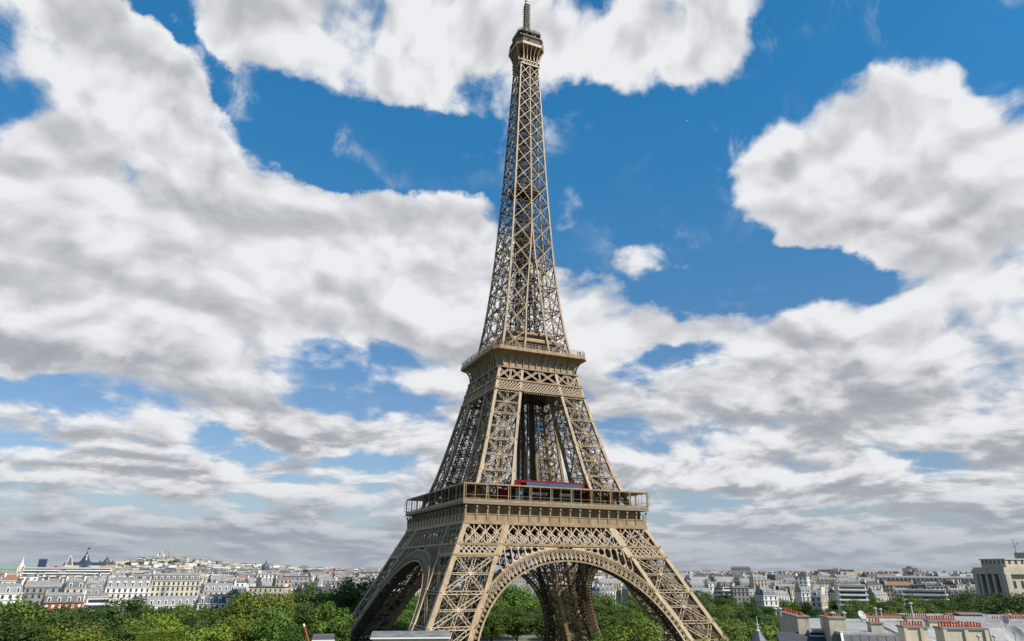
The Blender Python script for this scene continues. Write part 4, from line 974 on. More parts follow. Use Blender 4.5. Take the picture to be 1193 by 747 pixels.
# named ones on the right
place(1018, 1136, 671, 760, -0.1, 16, wall='grey', roof='mansard', rmat='slate', label='very long grey apartment range with a dark mansard roof left of the columned pavilion')
place(1050, 1102, 687, 600, -0.05, 12, wall='white', roof='flat', rmat='flat', style='band', label='low white building half hidden by trees right of centre', chim=0)
place(1060, 1100, 681, 640, -0.05, 12, wall='beige', roof='flat', rmat='zinc', label='brown flat roofed block behind the low white building', chim=0)
place(972, 1008, 681, 560, 0.15, 14, wall='white', roof='flat', rmat='flat', style='band', label='white modern block with curved balcony bands among the trees on the right', chim=0)
place(943, 962, 686, 520, -0.3, 12, wall='cream', roof='mansard', rmat='zinc', label='narrow cream house with a tall mansard among the trees right of the tower', indiv=True)
place(878, 905, 685, 540, 0.5, 12, wall='white', roof='mansard', rmat='slate', label='white end wall house with black windows among the trees right of the tower', indiv=True)
place(850, 872, 684, 600, 0.2, 12, wall='grey', roof='flat', label='small grey flat roofed house left of the white end wall house', chim=1)
place(925, 943, 671, 700, -.2, 12, wall='white', roof='flat', label='plain bright white block near the middle of the right hand city', style='none', chim=1)
place(872, 893, 669, 720, .3, 13, wall='cream', roof='mansard', rmat='zinc', label='cream mansard house below the distant triumphal arch')
place(820, 835, 678, 640, .3, 12, wall='white', roof='flat', label='white cube house right of the tower above the trees', chim=0)
place(953, 988, 663.5, 1150, 0, 14, wall='beige', roof='flat', label='long beige block on the right skyline', chim=1)
place(818, 827, 662, 1250, 0, 12, wall='white', roof='mansard', label='pale block standing highest on the skyline right of the tower', chim=1)
# ordinary blocks, row after row
occ = []
def rows(x0, x1, specs, where):
    for D, y, wmin, wmax in specs:
        x = x0+rc.uniform(-15, 5)
        while x < x1:
            wp = rc.uniform(wmin, wmax)*820/D; wall = rc.choice(['white', 'cream', 'white', 'cream', 'beige', 'grey', 'white']); roof = rc.choice(['mansard', 'mansard', 'mansard', 'flat', 'gable']); rm = rc.choice(['zinc', 'slate', 'slate', 'zinc', 'tile'] if roof == 'gable' else ['zinc', 'slate'])
            yy = y+rc.uniform(-3, 5)*500/D; style = 'stone' if roof != 'flat' or rc.random() < .5 else rc.choice(['band', 'white'])
            rn = {'mansard': {'zinc': 'pale mansard', 'slate': 'dark mansard'}, 'flat': {'zinc': 'flat', 'slate': 'flat'}, 'gable': {'zinc': 'zinc gabled', 'slate': 'slate gabled', 'tile': 'orange tiled'}}[roof][rm]
            lab = '%s %s block with a %s roof, %s' % ('broad' if wp*D/820 > (wmin+wmax)/2 else 'narrow', wall, rn, where)
            place(x, x+wp, yy, D+rc.uniform(-18, 18), rc.choice([-.35, -.15, .1, .3, .55] if x < 500 else [.1, .35, .55, .75, .9]), rc.uniform(11, 15), wall=wall, roof=roof, rmat=rm, style=style, label=lab, group=lab, chim=rc.choice([1, 2, 2, 3]))
            x += wp*rc.uniform(.95, 1.25)
rows(-20, 440, [(560, 682, 18, 34), (640, 677, 18, 32), (740, 673, 18, 34), (860, 671, 20, 38), (1000, 668, 22, 42), (1160, 666.5, 24, 46)], 'in the city left of the tower')
rows(800, 1140, [(640, 684, 18, 30), (720, 678, 18, 34), (820, 674, 18, 36), (940, 670, 20, 40), (1080, 667, 22, 44)], 'in the city right of the tower')
rows(560, 780, [(680, 681, 20, 34), (860, 673, 22, 40)], 'seen through the front arch of the tower')
rows(430, 560, [(700, 678, 20, 34), (900, 671, 22, 40)], 'seen through the left legs of the tower')
# everything farther: one mass of roofs
def far_city():
    mb = MB(); r = random.Random(9)
    mats = [WALL['white'], WALL['cream'], WALL['beige'], WALL['grey'], ROOF['zinc'], ROOF['slate'], ROOF['tile'], M['glass']]
    D = 1270.0
    while D < 6400:
        x = -70.0; wp_ = 820/D
        while x < 1270:
            w = r.uniform(14, 46); d = r.uniform(12, 24); p = at(x, 664, D+r.uniform(-60, 60)); g0 = terrain(p.x, p.y)
            dd_ = D; h = r.uniform(15, 25)+(r.random() < .06)*r.uniform(3, 9)
            h = min(h, 31)
            ang = -atan2(p.x-CAM.x, p.y-CAM.y)+(r.choice([-.5, -.2, .1, .35, .6]) if x < 600 else r.choice([.1, .35, .6, .85])); mb.k = r.choice([0, 0, 0, 1, 1, 1, 2, 3]); wk = mb.k
            mb.box((p.x, p.y, g0-4), w, d, h+4, ang)
            # rows of openings as thin proud strips broken into pieces, on the side towards the sun and camera
            ca, sa = cos(ang), sin(ang)
            if D < 3800:
                mb.k = 7; n = max(2, int(w/4.5)) if D < 2400 else max(1, int(w/9))
                for fl in range(1, 5 if D < 2400 else 3):
                    zz = g0+h-fl*(3.2 if D < 2400 else 5)
                    for i in range(n):
                        if r.random() < .2: continue
                        s = -w/2+w*(i+.5)/n; px_, py_ = p.x+ca*s+sa*d/2, p.y+sa*s-ca*d/2; mb.box((px_, py_, zz), w/n*.45, .3, 1.7 if D < 2400 else 2.2, ang)
            t = r.random(); mb.k = r.choice([4, 5, 5, 4, 5, 4, 4, 5, 6]) if t < .8 else wk
            if t < .62:
                rh = r.uniform(2.5, 4.5); A = [(p.x+ca*i*w/2-sa*j*d/2, p.y+sa*i*w/2+ca*j*d/2, g0+h) for i, j in ((-1, -1), (1, -1), (1, 1), (-1, 1))]
                Bq = [(p.x+ca*i*w*.47-sa*j*d*.3, p.y+sa*i*w*.47+ca*j*d*.3, g0+h+rh) for i, j in ((-1, -1), (1, -1), (1, 1), (-1, 1))]; mb.hexa(A, Bq)
            else: mb.box((p.x, p.y, g0+h+.02), w*.98, d*.98, .5, ang)
            mb.k = r.choice([0, 1, 2, 0, 1, 6]); 
            for j in range(r.randrange(0, 3)): s = r.uniform(-w*.4, w*.4); mb.box((p.x+ca*s, p.y+sa*s, g0+h+.5), 1.4, d*.5, r.uniform(2, 5), ang)
            x += w*wp_*r.uniform(1.0, 1.5)
        D *= 1.038 if D < 3600 else 1.028
    o = mb.build('distant_rooftops', mats); tag(o, 'mass of distant pale buildings and grey roofs reaching the horizon', 'city', kind='stuff')
far_city()
def far_wood():
    V, Fc = [], []; r = random.Random(4)
    spots = [(r.uniform(-40, 1220), r.uniform(1250, 3600), r.uniform(8, 16)) for _ in range(230)]
    spots += [(178+r.gauss(0, 22), 4330+r.uniform(-160, 60), r.uniform(14, 26)) for _ in range(44)]+[(r.uniform(130, 420), r.uniform(3700, 4600), r.uniform(10, 20)) for _ in range(60)]+[(x_, 6200+r.uniform(0, 200), 40) for x_ in range(-60, 60, 7)]+[(r.uniform(995, 1035), 1190, 12) for _ in range(8)]+[(r.uniform(975, 1000), 900, 11) for _ in range(6)]+[(118, 900, 10), (131, 905, 11), (126, 895, 10)]
    for px, D, s in spots:
        p = at(px, 664, D); g0 = terrain(p.x, p.y); zt = g0+r.uniform(16, 24)
        for j in range(60):
            d = Vector((r.gauss(0, 1), r.gauss(0, 1), r.gauss(0, 1))).normalized(); c = Vector((p.x, p.y, zt-s*.35))+Vector((d.x*s, d.y*s, d.z*s*.5))*(r.random()**.4)
            nn = (d+Vector((0, 0, .4))).normalized(); a = nn.orthogonal().normalized()*s*.16; b = nn.cross(a); i0 = len(V); V += [c-a, c-b, c+a+nn*.5, c+b]; Fc.append((i0, i0+1, i0+2, i0+3))
    me = bpy.data.meshes.new('distant_trees'); me.from_pydata([tuple(v) for v in V], [], Fc); me.materials.append(LEAF['dark']); o = bpy.data.objects.new('distant_trees', me); COL.objects.link(o)
    tag(o, 'scattered dark clumps of far off trees between the roofs', 'trees', kind='stuff')
far_wood()
# ------------------------------------------------------------------ landmarks on the skyline
def lm(name, px, D, label, cat, ybase=None):
    p = at(px, 664, D); az = atan2(p.x-CAM.x, p.y-CAM.y); e = empty(name, (p.x, p.y, terrain(p.x, p.y)), -az); tag(e, label, cat); return e, at(px, ybase or 664, D).z-terrain(p.x, p.y)
def zy(px, y, D, e): return at(px, y, D).z-e.location.z
M['palestone'] = mat('pale_church_stone', (0.55, 0.53, 0.49), 0.8); M['greystone'] = mat('grey_church_stone', (0.3, 0.29, 0.28), 0.85)
e, _ = lm('domed_church', 185, 4450, 'pale many domed church crowning the far hill on the left', 'church')
b0 = zy(185, 652.5, 4450, e); s = 5.43
q = MB(); q.box((0, 0, b0-14), 44, 40, 32); q.build('nave', M['greystone']).parent = e
def dome(cx, cy, z, r, h, drum, m=M['palestone'], par=None):
    q = MB(); q.cyl((cx, cy, z), (cx, cy, z+drum), r, r, 12); q.lathe([(r*1.05, drum), (r*.98, drum+h*.35), (r*.7, drum+h*.7), (r*.3, drum+h*.93), (r*.22, drum+h), (r*.2, drum+h*1.2), (0, drum+h*1.35)], (cx, cy, z), 12); q.build('dome', m).parent = par
dome(-4, 0, b0+14, 8.5, 20, 14, M['greystone'], e)
for x_ in (-17, 9): dome(x_, -10, b0+14, 4.5, 10, 6, M['palestone'], e)
q = MB(); q.cyl((38, 10, b0-10), (38, 10, b0+38), 6, 5, 8); q.lathe([(5.5, 0), (4, 8), (1, 16), (0, 22)], (38, 10, b0+38), 8); q.build('bell_tower', M['greystone']).parent = e
e, _ = lm('glass_roofed_hall', 97, 1400, 'dark blue glass roof with a concave peak and flag on the left skyline', 'exhibition hall')
za = zy(97, 659, 1400, e); q = MB(); q.box((0, 0, 0), 44, 30, za); q.build('wall', WALL['cream']).parent = e
q = MB(); q.lathe([(17, 0), (11, 4), (6, 9), (3.2, 14.5), (1.6, 18), (1.4, 20), (0, 20.5)], (0, 0, za-1), 16)
q.hexa([(-30, -9, za), (30, -9, za), (30, 9, za), (-30, 9, za)], [(-26, -3, za+5), (26, -3, za+5), (26, 3, za+5), (-26, 3, za+5)]); q.build('glass_roof', mat('blue_glass_roof', (0.035, 0.055, 0.085), 0.3, 0.2)).parent = e
q = MB(); q.cyl((0, 0, za+19), (0, 0, za+27), .35, .3, 6); q.hexa([(0.3, -.1, za+24), (3.2, -.1, za+24), (3.2, .1, za+24), (.3, .1, za+24)], [(0.3, -.1, za+26.5), (3.2, -.1, za+26.5), (3.2, .1, za+26.5), (.3, .1, za+26.5)]); q.build('flag_pole', M['glass']).parent = e
e, _ = lm('gabled_tower', 79, 1150, 'white tower with a tall steep dark gable on the left skyline', 'tower')
za = zy(79, 659, 1150, e); q = MB(); q.box((0, 0, 0), 9, 9, za)
q.hexa([(-4.5, -4.5, za), (4.5, -4.5, za), (4.5, 4.5, za), (-4.5, 4.5, za)], [(-.9, -1, za+12), (.9, -1, za+12), (.9, 1, za+12), (-.9, 1, za+12)]); q.build('wall', WALL['cream']).parent = e
q = MB(); q.hexa([(-3.2, -4.5, za+.6), (3.2, -4.5, za+.6), (3.2, -4.1, za+.6), (-3.2, -4.1, za+.6)], [(-.6, -1.5, za+10.5), (.6, -1.5, za+10.5), (.6, -1.1, za+10.5), (-.6, -1.1, za+10.5)]); q.build('dark_gable_window', ROOF['slate']).parent = e
e, _ = lm('church_steeple', 24, 1150, 'slender white church steeple near the left edge of the skyline', 'steeple')
za = zy(24, 661, 1150, e); q = MB(); q.box((0, 0, 0), 8, 8, za); q.build('belfry', WALL['cream']).parent = e
q = MB(); q.lathe([(3.4, 0), (1.3, 6), (.5, 10), (0, 14)], (0, 0, za), 8); q.build('spire', M['palestone']).parent = e
e, _ = lm('copper_roofed_hall', 6, 1250, 'long hall with a pale green copper roof at the left edge of the skyline', 'hall')
za = zy(6, 663, 1250, e); q = MB(); q.box((0, 0, 0), 62, 18, za); q.build('wall', WALL['grey']).parent = e
q = MB(); q.hexa([(-31, -9.3, za), (31, -9.3, za), (31, 9.3, za), (-31, 9.3, za)], [(-29, -2, za+6), (29, -2, za+6), (29, 2, za+6), (-29, 2, za+6)]); q.build('copper_roof', mat('green_copper', (0.13, 0.2, 0.16), 0.7, var=.15, vscale=.2)).parent = e
e, _ = lm('glass_office_tower', 47.5, 3400, 'blue glass office tower on the left skyline', 'office tower')
za = zy(47, 651.5, 3400, e); q = MB(); q.box((0, 0, 0), 27, 20, za); q.build('glass_body', mat('blue_curtain_wall', (0.035, 0.06, 0.11), 0.25, 0.2)).parent = e
q = MB(); q.box((0, 0, za), 22, 14, 4); q.build('roof_plant', WALL['grey']).parent = e
e, _ = lm('twin_domed_palace', 122, 1450, 'ornate dark roofed palace with small domes between the glass roof and the hill', 'palace')
za = zy(122, 658, 1450, e); q = MB(); q.box((0, 0, 0), 30, 16, za); q.build('wall', WALL['beige']).parent = e
for x_, r_, h_ in ((0, 5.5, 9), (-9, 3, 5), (9, 3, 5)): dome(x_, 0, za-1, r_, h_, 2, ROOF['slate'], e)
e, _ = lm('domed_church', 309, 2300, 'grey church dome with a lantern on the skyline between hill and tower', 'church')
za = zy(309, 664, 2300, e); q = MB(); q.box((0, 0, 0), 34, 26, za); q.build('wall', WALL['grey']).parent = e
q = MB(); q.cyl((0, 0, za), (0, 0, za+4), 10.5, 10.5, 16); q.lathe([(11, 4), (10.3, 9), (7.6, 14), (3.6, 17.5), (2, 18.5), (1.9, 22), (1, 24), (0, 31)], (0, 0, za), 16); q.build('dome', mat('slate_blue_dome', (0.06, 0.075, 0.1), .5), smooth=True).parent = e
# triumphal arch
e, _ = lm('triumphal_arch', 863, 1900, 'massive brown triumphal arch on the skyline right of the tower', 'monument')
za = zy(863, 660, 1900, e); q = MB()
for x_ in (-15.5, 15.5): q.box((x_, 0, -4), 14, 22, za-14+4)
q.box((0, 0, za-14), 45, 22, 9); q.box((0, 0, za-5), 46.5, 23.5, 1.2); q.box((0, 0, za-3.8), 43, 21, 3.8); q.build('arch_body', WALL['grey']).parent = e
e, _ = lm('rooftop_statue_block', 1060, 1500, 'low domed roof standing above the skyline left of the columned pavilion', 'building'); za = zy(1060, 662, 1500, e)
q = MB(); q.box((0, 0, 0), 24, 14, za); q.build('wall', WALL['grey']).parent = e; dome(0, 0, za-1, 6, 3, 1, ROOF['slate'], e)
# the columned pavilion
M['pavstone'] = mat('pavilion_stone', (0.42, 0.365, 0.285), 0.85, var=0.08, vscale=0.1, streak=((0.4, 0.4, 0.04), (0.27, 0.23, 0.18), 0.6))
pl_, pc_ = at(1134, 664, 582), at(1170, 664, 560)
dirx = (pc_-pl_); dirx.z = 0; wA = dirx.length; dirx.normalize(); ang = atan2(dirx.y, dirx.x)
e = empty('columned_pavilion', (pc_.x, pc_.y, 0), ang); tag(e, 'tall stone pavilion with slim columns and a set back attic at the right edge', 'palace pavilion')
zt, zatt = at(1170, 661, 560).z, at(1160, 651.5, 585).z
q = MB()                                     # local: x from -wA..0 is the left face, depth +y behind; the lit side face runs along +y from x=0
q.box((-wA/2, 17.5, 0), wA-2.4, 31, zt-4); q.box((-wA/2, 17, zt-4), wA+1.6, 36, 2.6); q.box((-wA/2, 17, zt-1.4), wA+.2, 34.6, 1.4)
q.box((-.9, .9, 0), 4.4, 3.6, zt-4); q.box((-wA+1.5, .9, 0), 3.6, 3.6, zt-4)
q.build('wall', M['pavstone']).parent = e
n = 4
for i in range(n):
    q = MB(); x_ = -wA+5.2+(wA-10)*i/(n-1); q.box((x_, .6, 0), 2.1, 1.8, zt-4); q.build('column', M['pavstone']).parent = e
for i in range(n+1):
    q = MB(); x_ = -wA+3.0+(wA-5.6)*i/n; q.box((x_, 1.95, 2), 2.6, .12, zt-8); q.build('tall_window', M['glass']).parent = e
q = MB(); q.box((-wA/2-1, 17, zt), wA-6, 24, zatt-zt-.6); q.box((-wA/2-1, 17, zatt-.6), wA-5, 25, .7); at_ = q.build('attic', M['pavstone']); at_.parent = e
for i in range(6):
    q = MB(); q.box((-wA/2-1-(wA-6)/2+(wA-6)*(i+.5)/6, 4.96, zt+2), 1.6, .14, 3.2); q.build('window', M['glass']).parent = at_
for j in range(2):
    for i in range(5):
        q = MB(); q.box((-1.14, 5+i*6, zt-11-j*9), .14, 1.7, 4.2) if False else q.box((-1.1, 6+i*5.4, zt-12-j*9), .2, 1.7, 4.2); q.build('window', M['glass']).parent = e
for i in range(5):
    q = MB(); q.box((-wA/2-1+(wA-6)/2+.02, 8+i*4.4, zt+2), .16, 1.6, 3.2); q.build('window', M['glass']).parent = at_
pr_ = at(1176, 665, 600); e = empty('curved_palace_wing', (pr_.x, pr_.y, 0), ang+.9); tag(e, 'lower stone wing with a flat roof beyond the columned pavilion at the right edge', 'palace wing')
zt2 = at(1185, 661.5, 600).z; q = MB(); q.box((24, 12, 0), 52, 16, zt2-1); q.box((24, 12, zt2-1), 53, 17, 1); q.build('wall', M['pavstone']).parent = e
for i in range(9):
    q = MB(); q.box((2+i*5.4, 3.96, 4), 2, .14, zt2-10); q.build('tall_window', M['glass']).parent = e
e, _ = lm('ribbed_office_tower', 1190, 2600, 'dark ribbed high rise behind the pavilion at the right edge', 'office tower')
za = zy(1190, 644, 2600, e); q = MB(); q.box((4, 0, 0), 26, 20, za); q.build('dark_body', M['glass']).parent = e
for i in range(8): q = MB(); q.box((-8+i*3.4, -10.3, 20), .9, .5, za-20+rc.uniform(0, 5)); q.build('rib', WALL['white']).parent = e
e, _ = lm('tower_crane', 1189, 2500, 'slim construction crane above the dark high rise at the right edge', 'crane')
za = zy(1189, 628, 2500, e); q = MB(); q.beam((0, 0, 0), (-2, 0, za), 1.2, 1.2, (0, 1, 0)); q.build('mast', M['glass']).parent = e
q = MB(); q.beam((-2, 0, za-24), (9, 0, za-8), .9, .9, (0, 1, 0)); q.build('jib', M['glass']).parent = e
# ------------------------------------------------------------------ near rooftops at the lower right
TV = 0.55; FU = Vector((cos(TV), -sin(TV), 0)); FV = Vector((sin(TV), cos(TV), 0))
def fg(px, py, v):
    d = ray(px, py); t = v/d.dot(FV); p = d*t; return p.dot(FU), CAM.z+p.z
near = lambda loc_uv: CAM.xy.to_3d()+FU*loc_uv[0]+FV*loc_uv[1]
def fempty(name, label, cat, group=None):
    e = empty(name, (CAM.x, CAM.y, 0), -TV); tag(e, label, cat, group); return e     # local x = u, y = v
M['zinc'] = mat('weathered_zinc', (0.36, 0.355, 0.345), 0.6, 0.0, var=0.3, vscale=0.35, streak=((1.5, 0.15, 1), (0.25, 0.27, 0.30), 0.6))
M['stack'] = mat('stained_render', (0.42, 0.365, 0.285), 0.9, var=0.16, vscale=1.1, streak=((2.0, 2.0, 0.5), (0.27, 0.23, 0.17), 0.7), bump=0.25)
M['stack2'] = mat('cream_stack_render', (0.54, 0.475, 0.355), 0.9, var=0.1, vscale=1.0, streak=((2.5, 2.5, 0.4), (0.36, 0.3, 0.2), 0.5))
M['slate'] = mat('dark_slate', (0.05, 0.055, 0.065), 0.45, var=0.25, vscale=2.0)
M['lead'] = mat('lead_cap', (0.2, 0.19, 0.18), 0.7, var=.2, vscale=2)
M['dish'] = mat('dish_grey', (0.36, 0.355, 0.34), 0.7)
def zinc_roof(par, u0, u1, v0, v1, zf, zb, name='roof'):
    """standing-seam sheet sloping from front (zf) to back (zb)"""
    q = MB(); q.hexa([(u0, v0, zf-.3), (u1, v0, zf-.3), (u1, v1, zb-.3), (u0, v1, zb-.3)], [(u0, v0, zf), (u1, v0, zf), (u1, v1, zb), (u0, v1, zb)])
    n = int((u1-u0)/.62)
    for i in range(n+1): u = u0+(u1-u0)*i/n; q.beam((u, v0, zf+.03), (u, v1, zb+.03), (.05), .02, (0, 0, 1))
    o = q.build(name, M['zinc']); o.parent = par; return o
potrng = random.Random(8)
def stack(par, pxl, pxr, ytop, v, depth, pots, m='stack', along='v', zdrop=8.0, ridges=()):
    ul, zt = fg(pxl, ytop, v); ur, _ = fg(pxr, ytop, v)
    q = MB(); q.box(((ul+ur)/2, v+depth/2, zt-zdrop), ur-ul, depth, zdrop-.18)
    for f_ in ridges: q.box((ul+(ur-ul)*f_, v-.02, zt-zdrop), .34, .3, zdrop-.2)
    s = q.build('chimney_stack', M[m]); s.parent = par
    q = MB(); q.box(((ul+ur)/2, v+depth/2, zt-.18), ur-ul+.22, depth+.22, .18); q.build('capping', M['lead']).parent = s
    n = pots; L = depth if along == 'v' else ur-ul
    for i in range(n):
        t = (i+.5)/n; hgt = potrng.uniform(.40, .52); u = (ul+ur)/2+potrng.uniform(-.06, .06) if along == 'v' else ul+L*t; vv = v+depth*t if along == 'v' else v+depth/2+potrng.uniform(-.06, .06)
        q = MB(); q.lathe([(.11, 0), (.13, .04), (.09, hgt*.8), (.12, hgt*.86), (.12, hgt), (.1, hgt), (.09, hgt*.6)], (u, vv, zt), 10)
        q.build('chimney_pot', M['pot'] if potrng.random() < .78 else M['potred'], smooth=True).parent = s
    return s
e1 = fempty('zinc_roofed_building', 'old apartment building with a pale seamed zinc roof and tall chimney stacks at lower right', 'apartment building')
zf, zb = fg(1000, 737, 106)[1], fg(1000, 721, 147)[1]
uA = fg(980, 737, 106)[0]
q = MB(); q.box((uA+27, 127, 0), 54, 40, min(zf, zb)-1.0); q.build('wall', M['stack2']).parent = e1
rA = zinc_roof(e1, uA, uA+58, 106, 147, zf, zb)
uB0 = fg(938, 728, 114)[0]
zB = fg(950, 733, 114)[1]
zinc_roof(e1, uB0, uA-.02, 112, 126, zB, fg(950, 723, 126)[1])
q = MB(); q.box(((uB0+uA)/2, 119, 0), uA-uB0, 13.6, zB-.6); q.build('side_wall', M['stack2']).parent = e1
q = MB(); q.hexa([(uA-1, 101, zf-8), (uA+58, 101, zf-8), (uA+58, 106.4, zf-8), (uA-1, 106.4, zf-8)], [(uA, 105.7, zf-.32), (uA+58, 105.7, zf-.32), (uA+58, 106.4, zf-.32), (uA, 106.4, zf-.32)])
for i in range(54): q.beam((uA+i*1.07, 100.95, zf-8), (uA+i*1.07, 105.65, zf-.35), .06, .08, (0, -1, .5))
q.build('mansard_slope', M['slate']).parent = e1
q = MB(); q.beam((uA-1, 100.9, zf-8), (uA-.05, 105.7, zf-.1), .3, .3); q.build('white_verge', M['trim']).parent = e1
stack(e1, 928.5, 942, 717.5, 112.6, 13.2, 21, zdrop=12)
stack(e1, 965, 984.5, 719, 108.8, 4.8, 8, along='u', zdrop=12)
stack(e1, 1014, 1028, 725, 107, 1.6, 4, along='u', zdrop=4)
stack(e1, 1008, 1050, 717.5, 141, 1.4, 17, along='u', zdrop=3.4, m='stack2')
stack(e1, 1056, 1082, 718.5, 138, 1.4, 11, along='u', zdrop=3.2)
q = MB(); q.box((uA+13, 116, (zf+zb)/2), .8, .8, .35); q.build('roof_vent', M['lead']).parent = rA
q = MB(); uu, zz = fg(918, 739, 113); q.hexa([(uu-1.6, 106, zz-6), (uu+5.8, 106, zz-6), (uu+5.8, 113, zz-6), (uu-1.6, 113, zz-6)], [(uu-1.6, 109, zz-2.2), (uu+5.8, 109, zz-2.2), (uu+5.8, 113, zz+.3), (uu-1.6, 113, zz+.3)]); q.build('lean_to_roof', M['slate']).parent = e1
e2 = fempty('cream_stacked_building', 'nearer apartment building with broad cream chimney stacks at the lower right edge', 'apartment building')
uC = fg(1077, 747, 90)[0]
zc0, zc1 = fg(1090, 744, 93)[1]-.5, fg(1090, 727, 103)[1]-.3
q = MB(); q.box((uC+17, 95, 0), 46, 15, zc0-.9); q.build('wall', M['stack2']).parent = e2
zinc_roof(e2, uC, uC+40, 90, 103, zc0, zc1)
stack(e2, 1053, 1080, 729.5, 89.6, 2.2, 8, along='u', m='stack2', ridges=(.03, .72))
stack(e2, 1098, 1150, 731, 84, 2.2, 15, along='u', m='stack2', ridges=(.03, .5, .95))
q = MB(); a1, zc = fg(1151, 733, 85); a2, _ = fg(1170, 733, 85); q.hexa([(a1, 83.2, zc-8), (a2, 83.2, zc-8), (a2, 86, zc-8), (a1, 86, zc-8)], [(a1, 84.8, zc), (a2, 84.8, zc), (a2, 86, zc), (a1, 86, zc)]); q.build('zinc_cheek', M['zinc']).parent = e2
stack(e2, 1082, 1116, 722.5, 102.4, 1.5, 12, along='u', m='stack2', zdrop=5)
e3 = fempty('far_pot_building', 'building behind with a zinc roof and orange pots above the satellite dishes', 'apartment building')
u3, z3a, z3b = fg(1085, 722, 151)[0], fg(1120, 722, 151)[1], fg(1120, 715.5, 171)[1]
q = MB(); q.box((u3+26, 161, 0), 50, 19, min(z3a, z3b)-.8); q.build('wall', M['stack']).parent = e3
zinc_roof(e3, u3, u3+50, 151, 171, z3a, z3b)
stack(e3, 1103, 1136, 715, 165, 1.6, 11, along='u', zdrop=3)
q = MB(); uu, zz = fg(1131, 714, 163); q.box((uu, 164, zz-1.8), 4.0, 2.4, 1.5); q.box((uu, 164, zz-.3), 4.8, 3.0, .22); q.build('roof_hatch', M['lead']).parent = e3
stack(e3, 1158, 1200, 721, 154, 1.8, 14, along='u', zdrop=3.4)
stack(e3, 1172, 1198, 717.5, 160, 1.4, 9, along='u', zdrop=4, m='stack2')
def dish(px, py, v, rad, face, label, tall=1.8):
    u, z = fg(px, py, v); e = fempty('satellite_dish', label, 'satellite dish', 'satellite dishes on the near roofs'); R3 = Matrix.Rotation(face, 4, 'Z') @ Matrix.Rotation(radians(62), 4, 'X')
    a = Matrix.Translation((u, v, z)) @ R3
    q = MB(); q.lathe([(0, 0), (rad*.5, rad*.06), (rad, rad*.24), (rad*1.0, rad*.28), (rad*.5, rad*.1), (0, rad*.03)], (0, 0, 0), 20); q.v = [tuple(a @ Vector(p)) for p in q.v]; q.build('reflector', M['dish'], smooth=True).parent = e
    h_ = a @ Vector((0, -.1, rad*.9)); q = MB(); q.beam(a @ Vector((0, -rad, .1)), h_, .05, .05); q.beam(a @ Vector((0, 0, -.05)), (u, v+.15, z-tall), .1, .1); q.box(tuple(h_), .16, .16, .16); q.build('feed_arm', M['lead']).parent = e
for i, (fu, fv) in enumerate(((.30, .35), (.44, .3), (.62, .5))):
    q = MB(); uu, vv = uA+58*fu*.6, 106+41*fv; zz = zf+(zb-zf)*fv; q.box((uu, vv, zz), 1.3, 1.8, .14); o = q.build('skylight_frame', M['lead']); o.parent = rA
    q = MB(); q.box((uu, vv, zz+.14), 1.05, 1.5, .03); o2 = q.build('skylight_glass', M['glass']); o2.parent = rA
def aerial(px, py, v, label):
    u, z = fg(px, py, v); e = fempty('television_aerial', label, 'aerial', 'television aerials on the near roofs'); q = MB(); q.beam((u, v, z-3.2), (u, v, z), .06, .06); q.build('pole', M['lead']).parent = e
    q = MB(); q.beam((u-.7, v, z-.15), (u+.7, v, z-.15), .05, .05)
    for i in range(6): q.beam((u-.6+i*.24, v-.28, z-.15), (u-.6+i*.24, v+.28, z-.15), .03, .03)
    q.build('element_rack', M['lead']).parent = e
aerial(1043, 707, 137, 'thin comb shaped aerial left of the tall white cowl')
aerial(1148, 711, 150, 'thin comb shaped aerial above the pots near the far roof hatch')
dish(1003.5, 717, 134, .72, .5, 'pale satellite dish between the second chimney stack and the far pot row')
dish(1171, 724, 112, .6, -.9, 'small round satellite dish seen nearly from the side near the right edge')
dish(1182, 741, 80, .82, -.4, 'large grey satellite dish at the bottom right corner')
def cowl(px, py, v, label, hgt=1.5, k=1.0):
    u, z = fg(px, py, v); e = fempty('chimney_cowl', label, 'chimney cowl', 'metal cowls on the near roofs')
    q = MB(); q.cyl((u, v, z-hgt), (u, v, z), .1*k, .1*k, 8); q.build('flue', M['dish']).parent = e
    q = MB(); q.lathe([(.1*k, 0), (.28*k, .05), (.3*k, .16), (.13*k, .28), (0, .3)], (u, v, z), 12); q.build('cap', M['dish'], smooth=True).parent = e
cowl(1061, 704, 138, 'tall white metal cowl standing highest among the orange pots', 3.0, 1.3)
cowl(1020, 710, 141, 'mushroom shaped grey cowl above the far pot row', 1.6); cowl(1026, 711, 141.4, 'second grey cowl just right of the mushroom shaped one')
cowl(903.5, 710.5, 124.5, 'white cowl on the far end of the first chimney stack', .9); cowl(909, 710.5, 121, 'bright domed cowl beside the white one on the first stack', .9)
cowl(970, 715.5, 111, 'flat white cowl above the pots of the second stack', .7, 1.3); cowl(983.5, 715.5, 112, 'white cowl at the right end of the second stack', .8, .9)
cowl(1176, 717, 155, 'round white cowl among the red pots near the right edge', .9); cowl(1140, 743, 83, 'small dark vent pipe in front of the broad cream stack', 1.6, .6); cowl(1158, 743, 82.8, 'thin vent pipe on the pale zinc cheek', 1.6, .6)
u, z = fg(883, 735, 93); e = fempty('slate_turret', 'pointed dark slate turret with a white finial left of the first chimney stack', 'turret')
q = MB(); n = 8
q.lathe([(.15, .1), (.5, -.4), (4.0, -5.2), (4.5, -5.7)], (u, 93, z), n); q.build('spire_roof', M['slate']).parent = e
q = MB(); q.lathe([(.24, -.12), (.3, 0), (.14, .15), (.1, .5), (.18, .62), (.07, .75), (0.03, 1.5), (0, 1.55)], (u, 93, z), 10); q.build('finial', M['dish'], smooth=True).parent = e
q = MB(); q.cyl((u, 93, 0), (u, 93, z-5.6), 3.9, 3.9, 8); q.build('wall', M['stack2']).parent = e
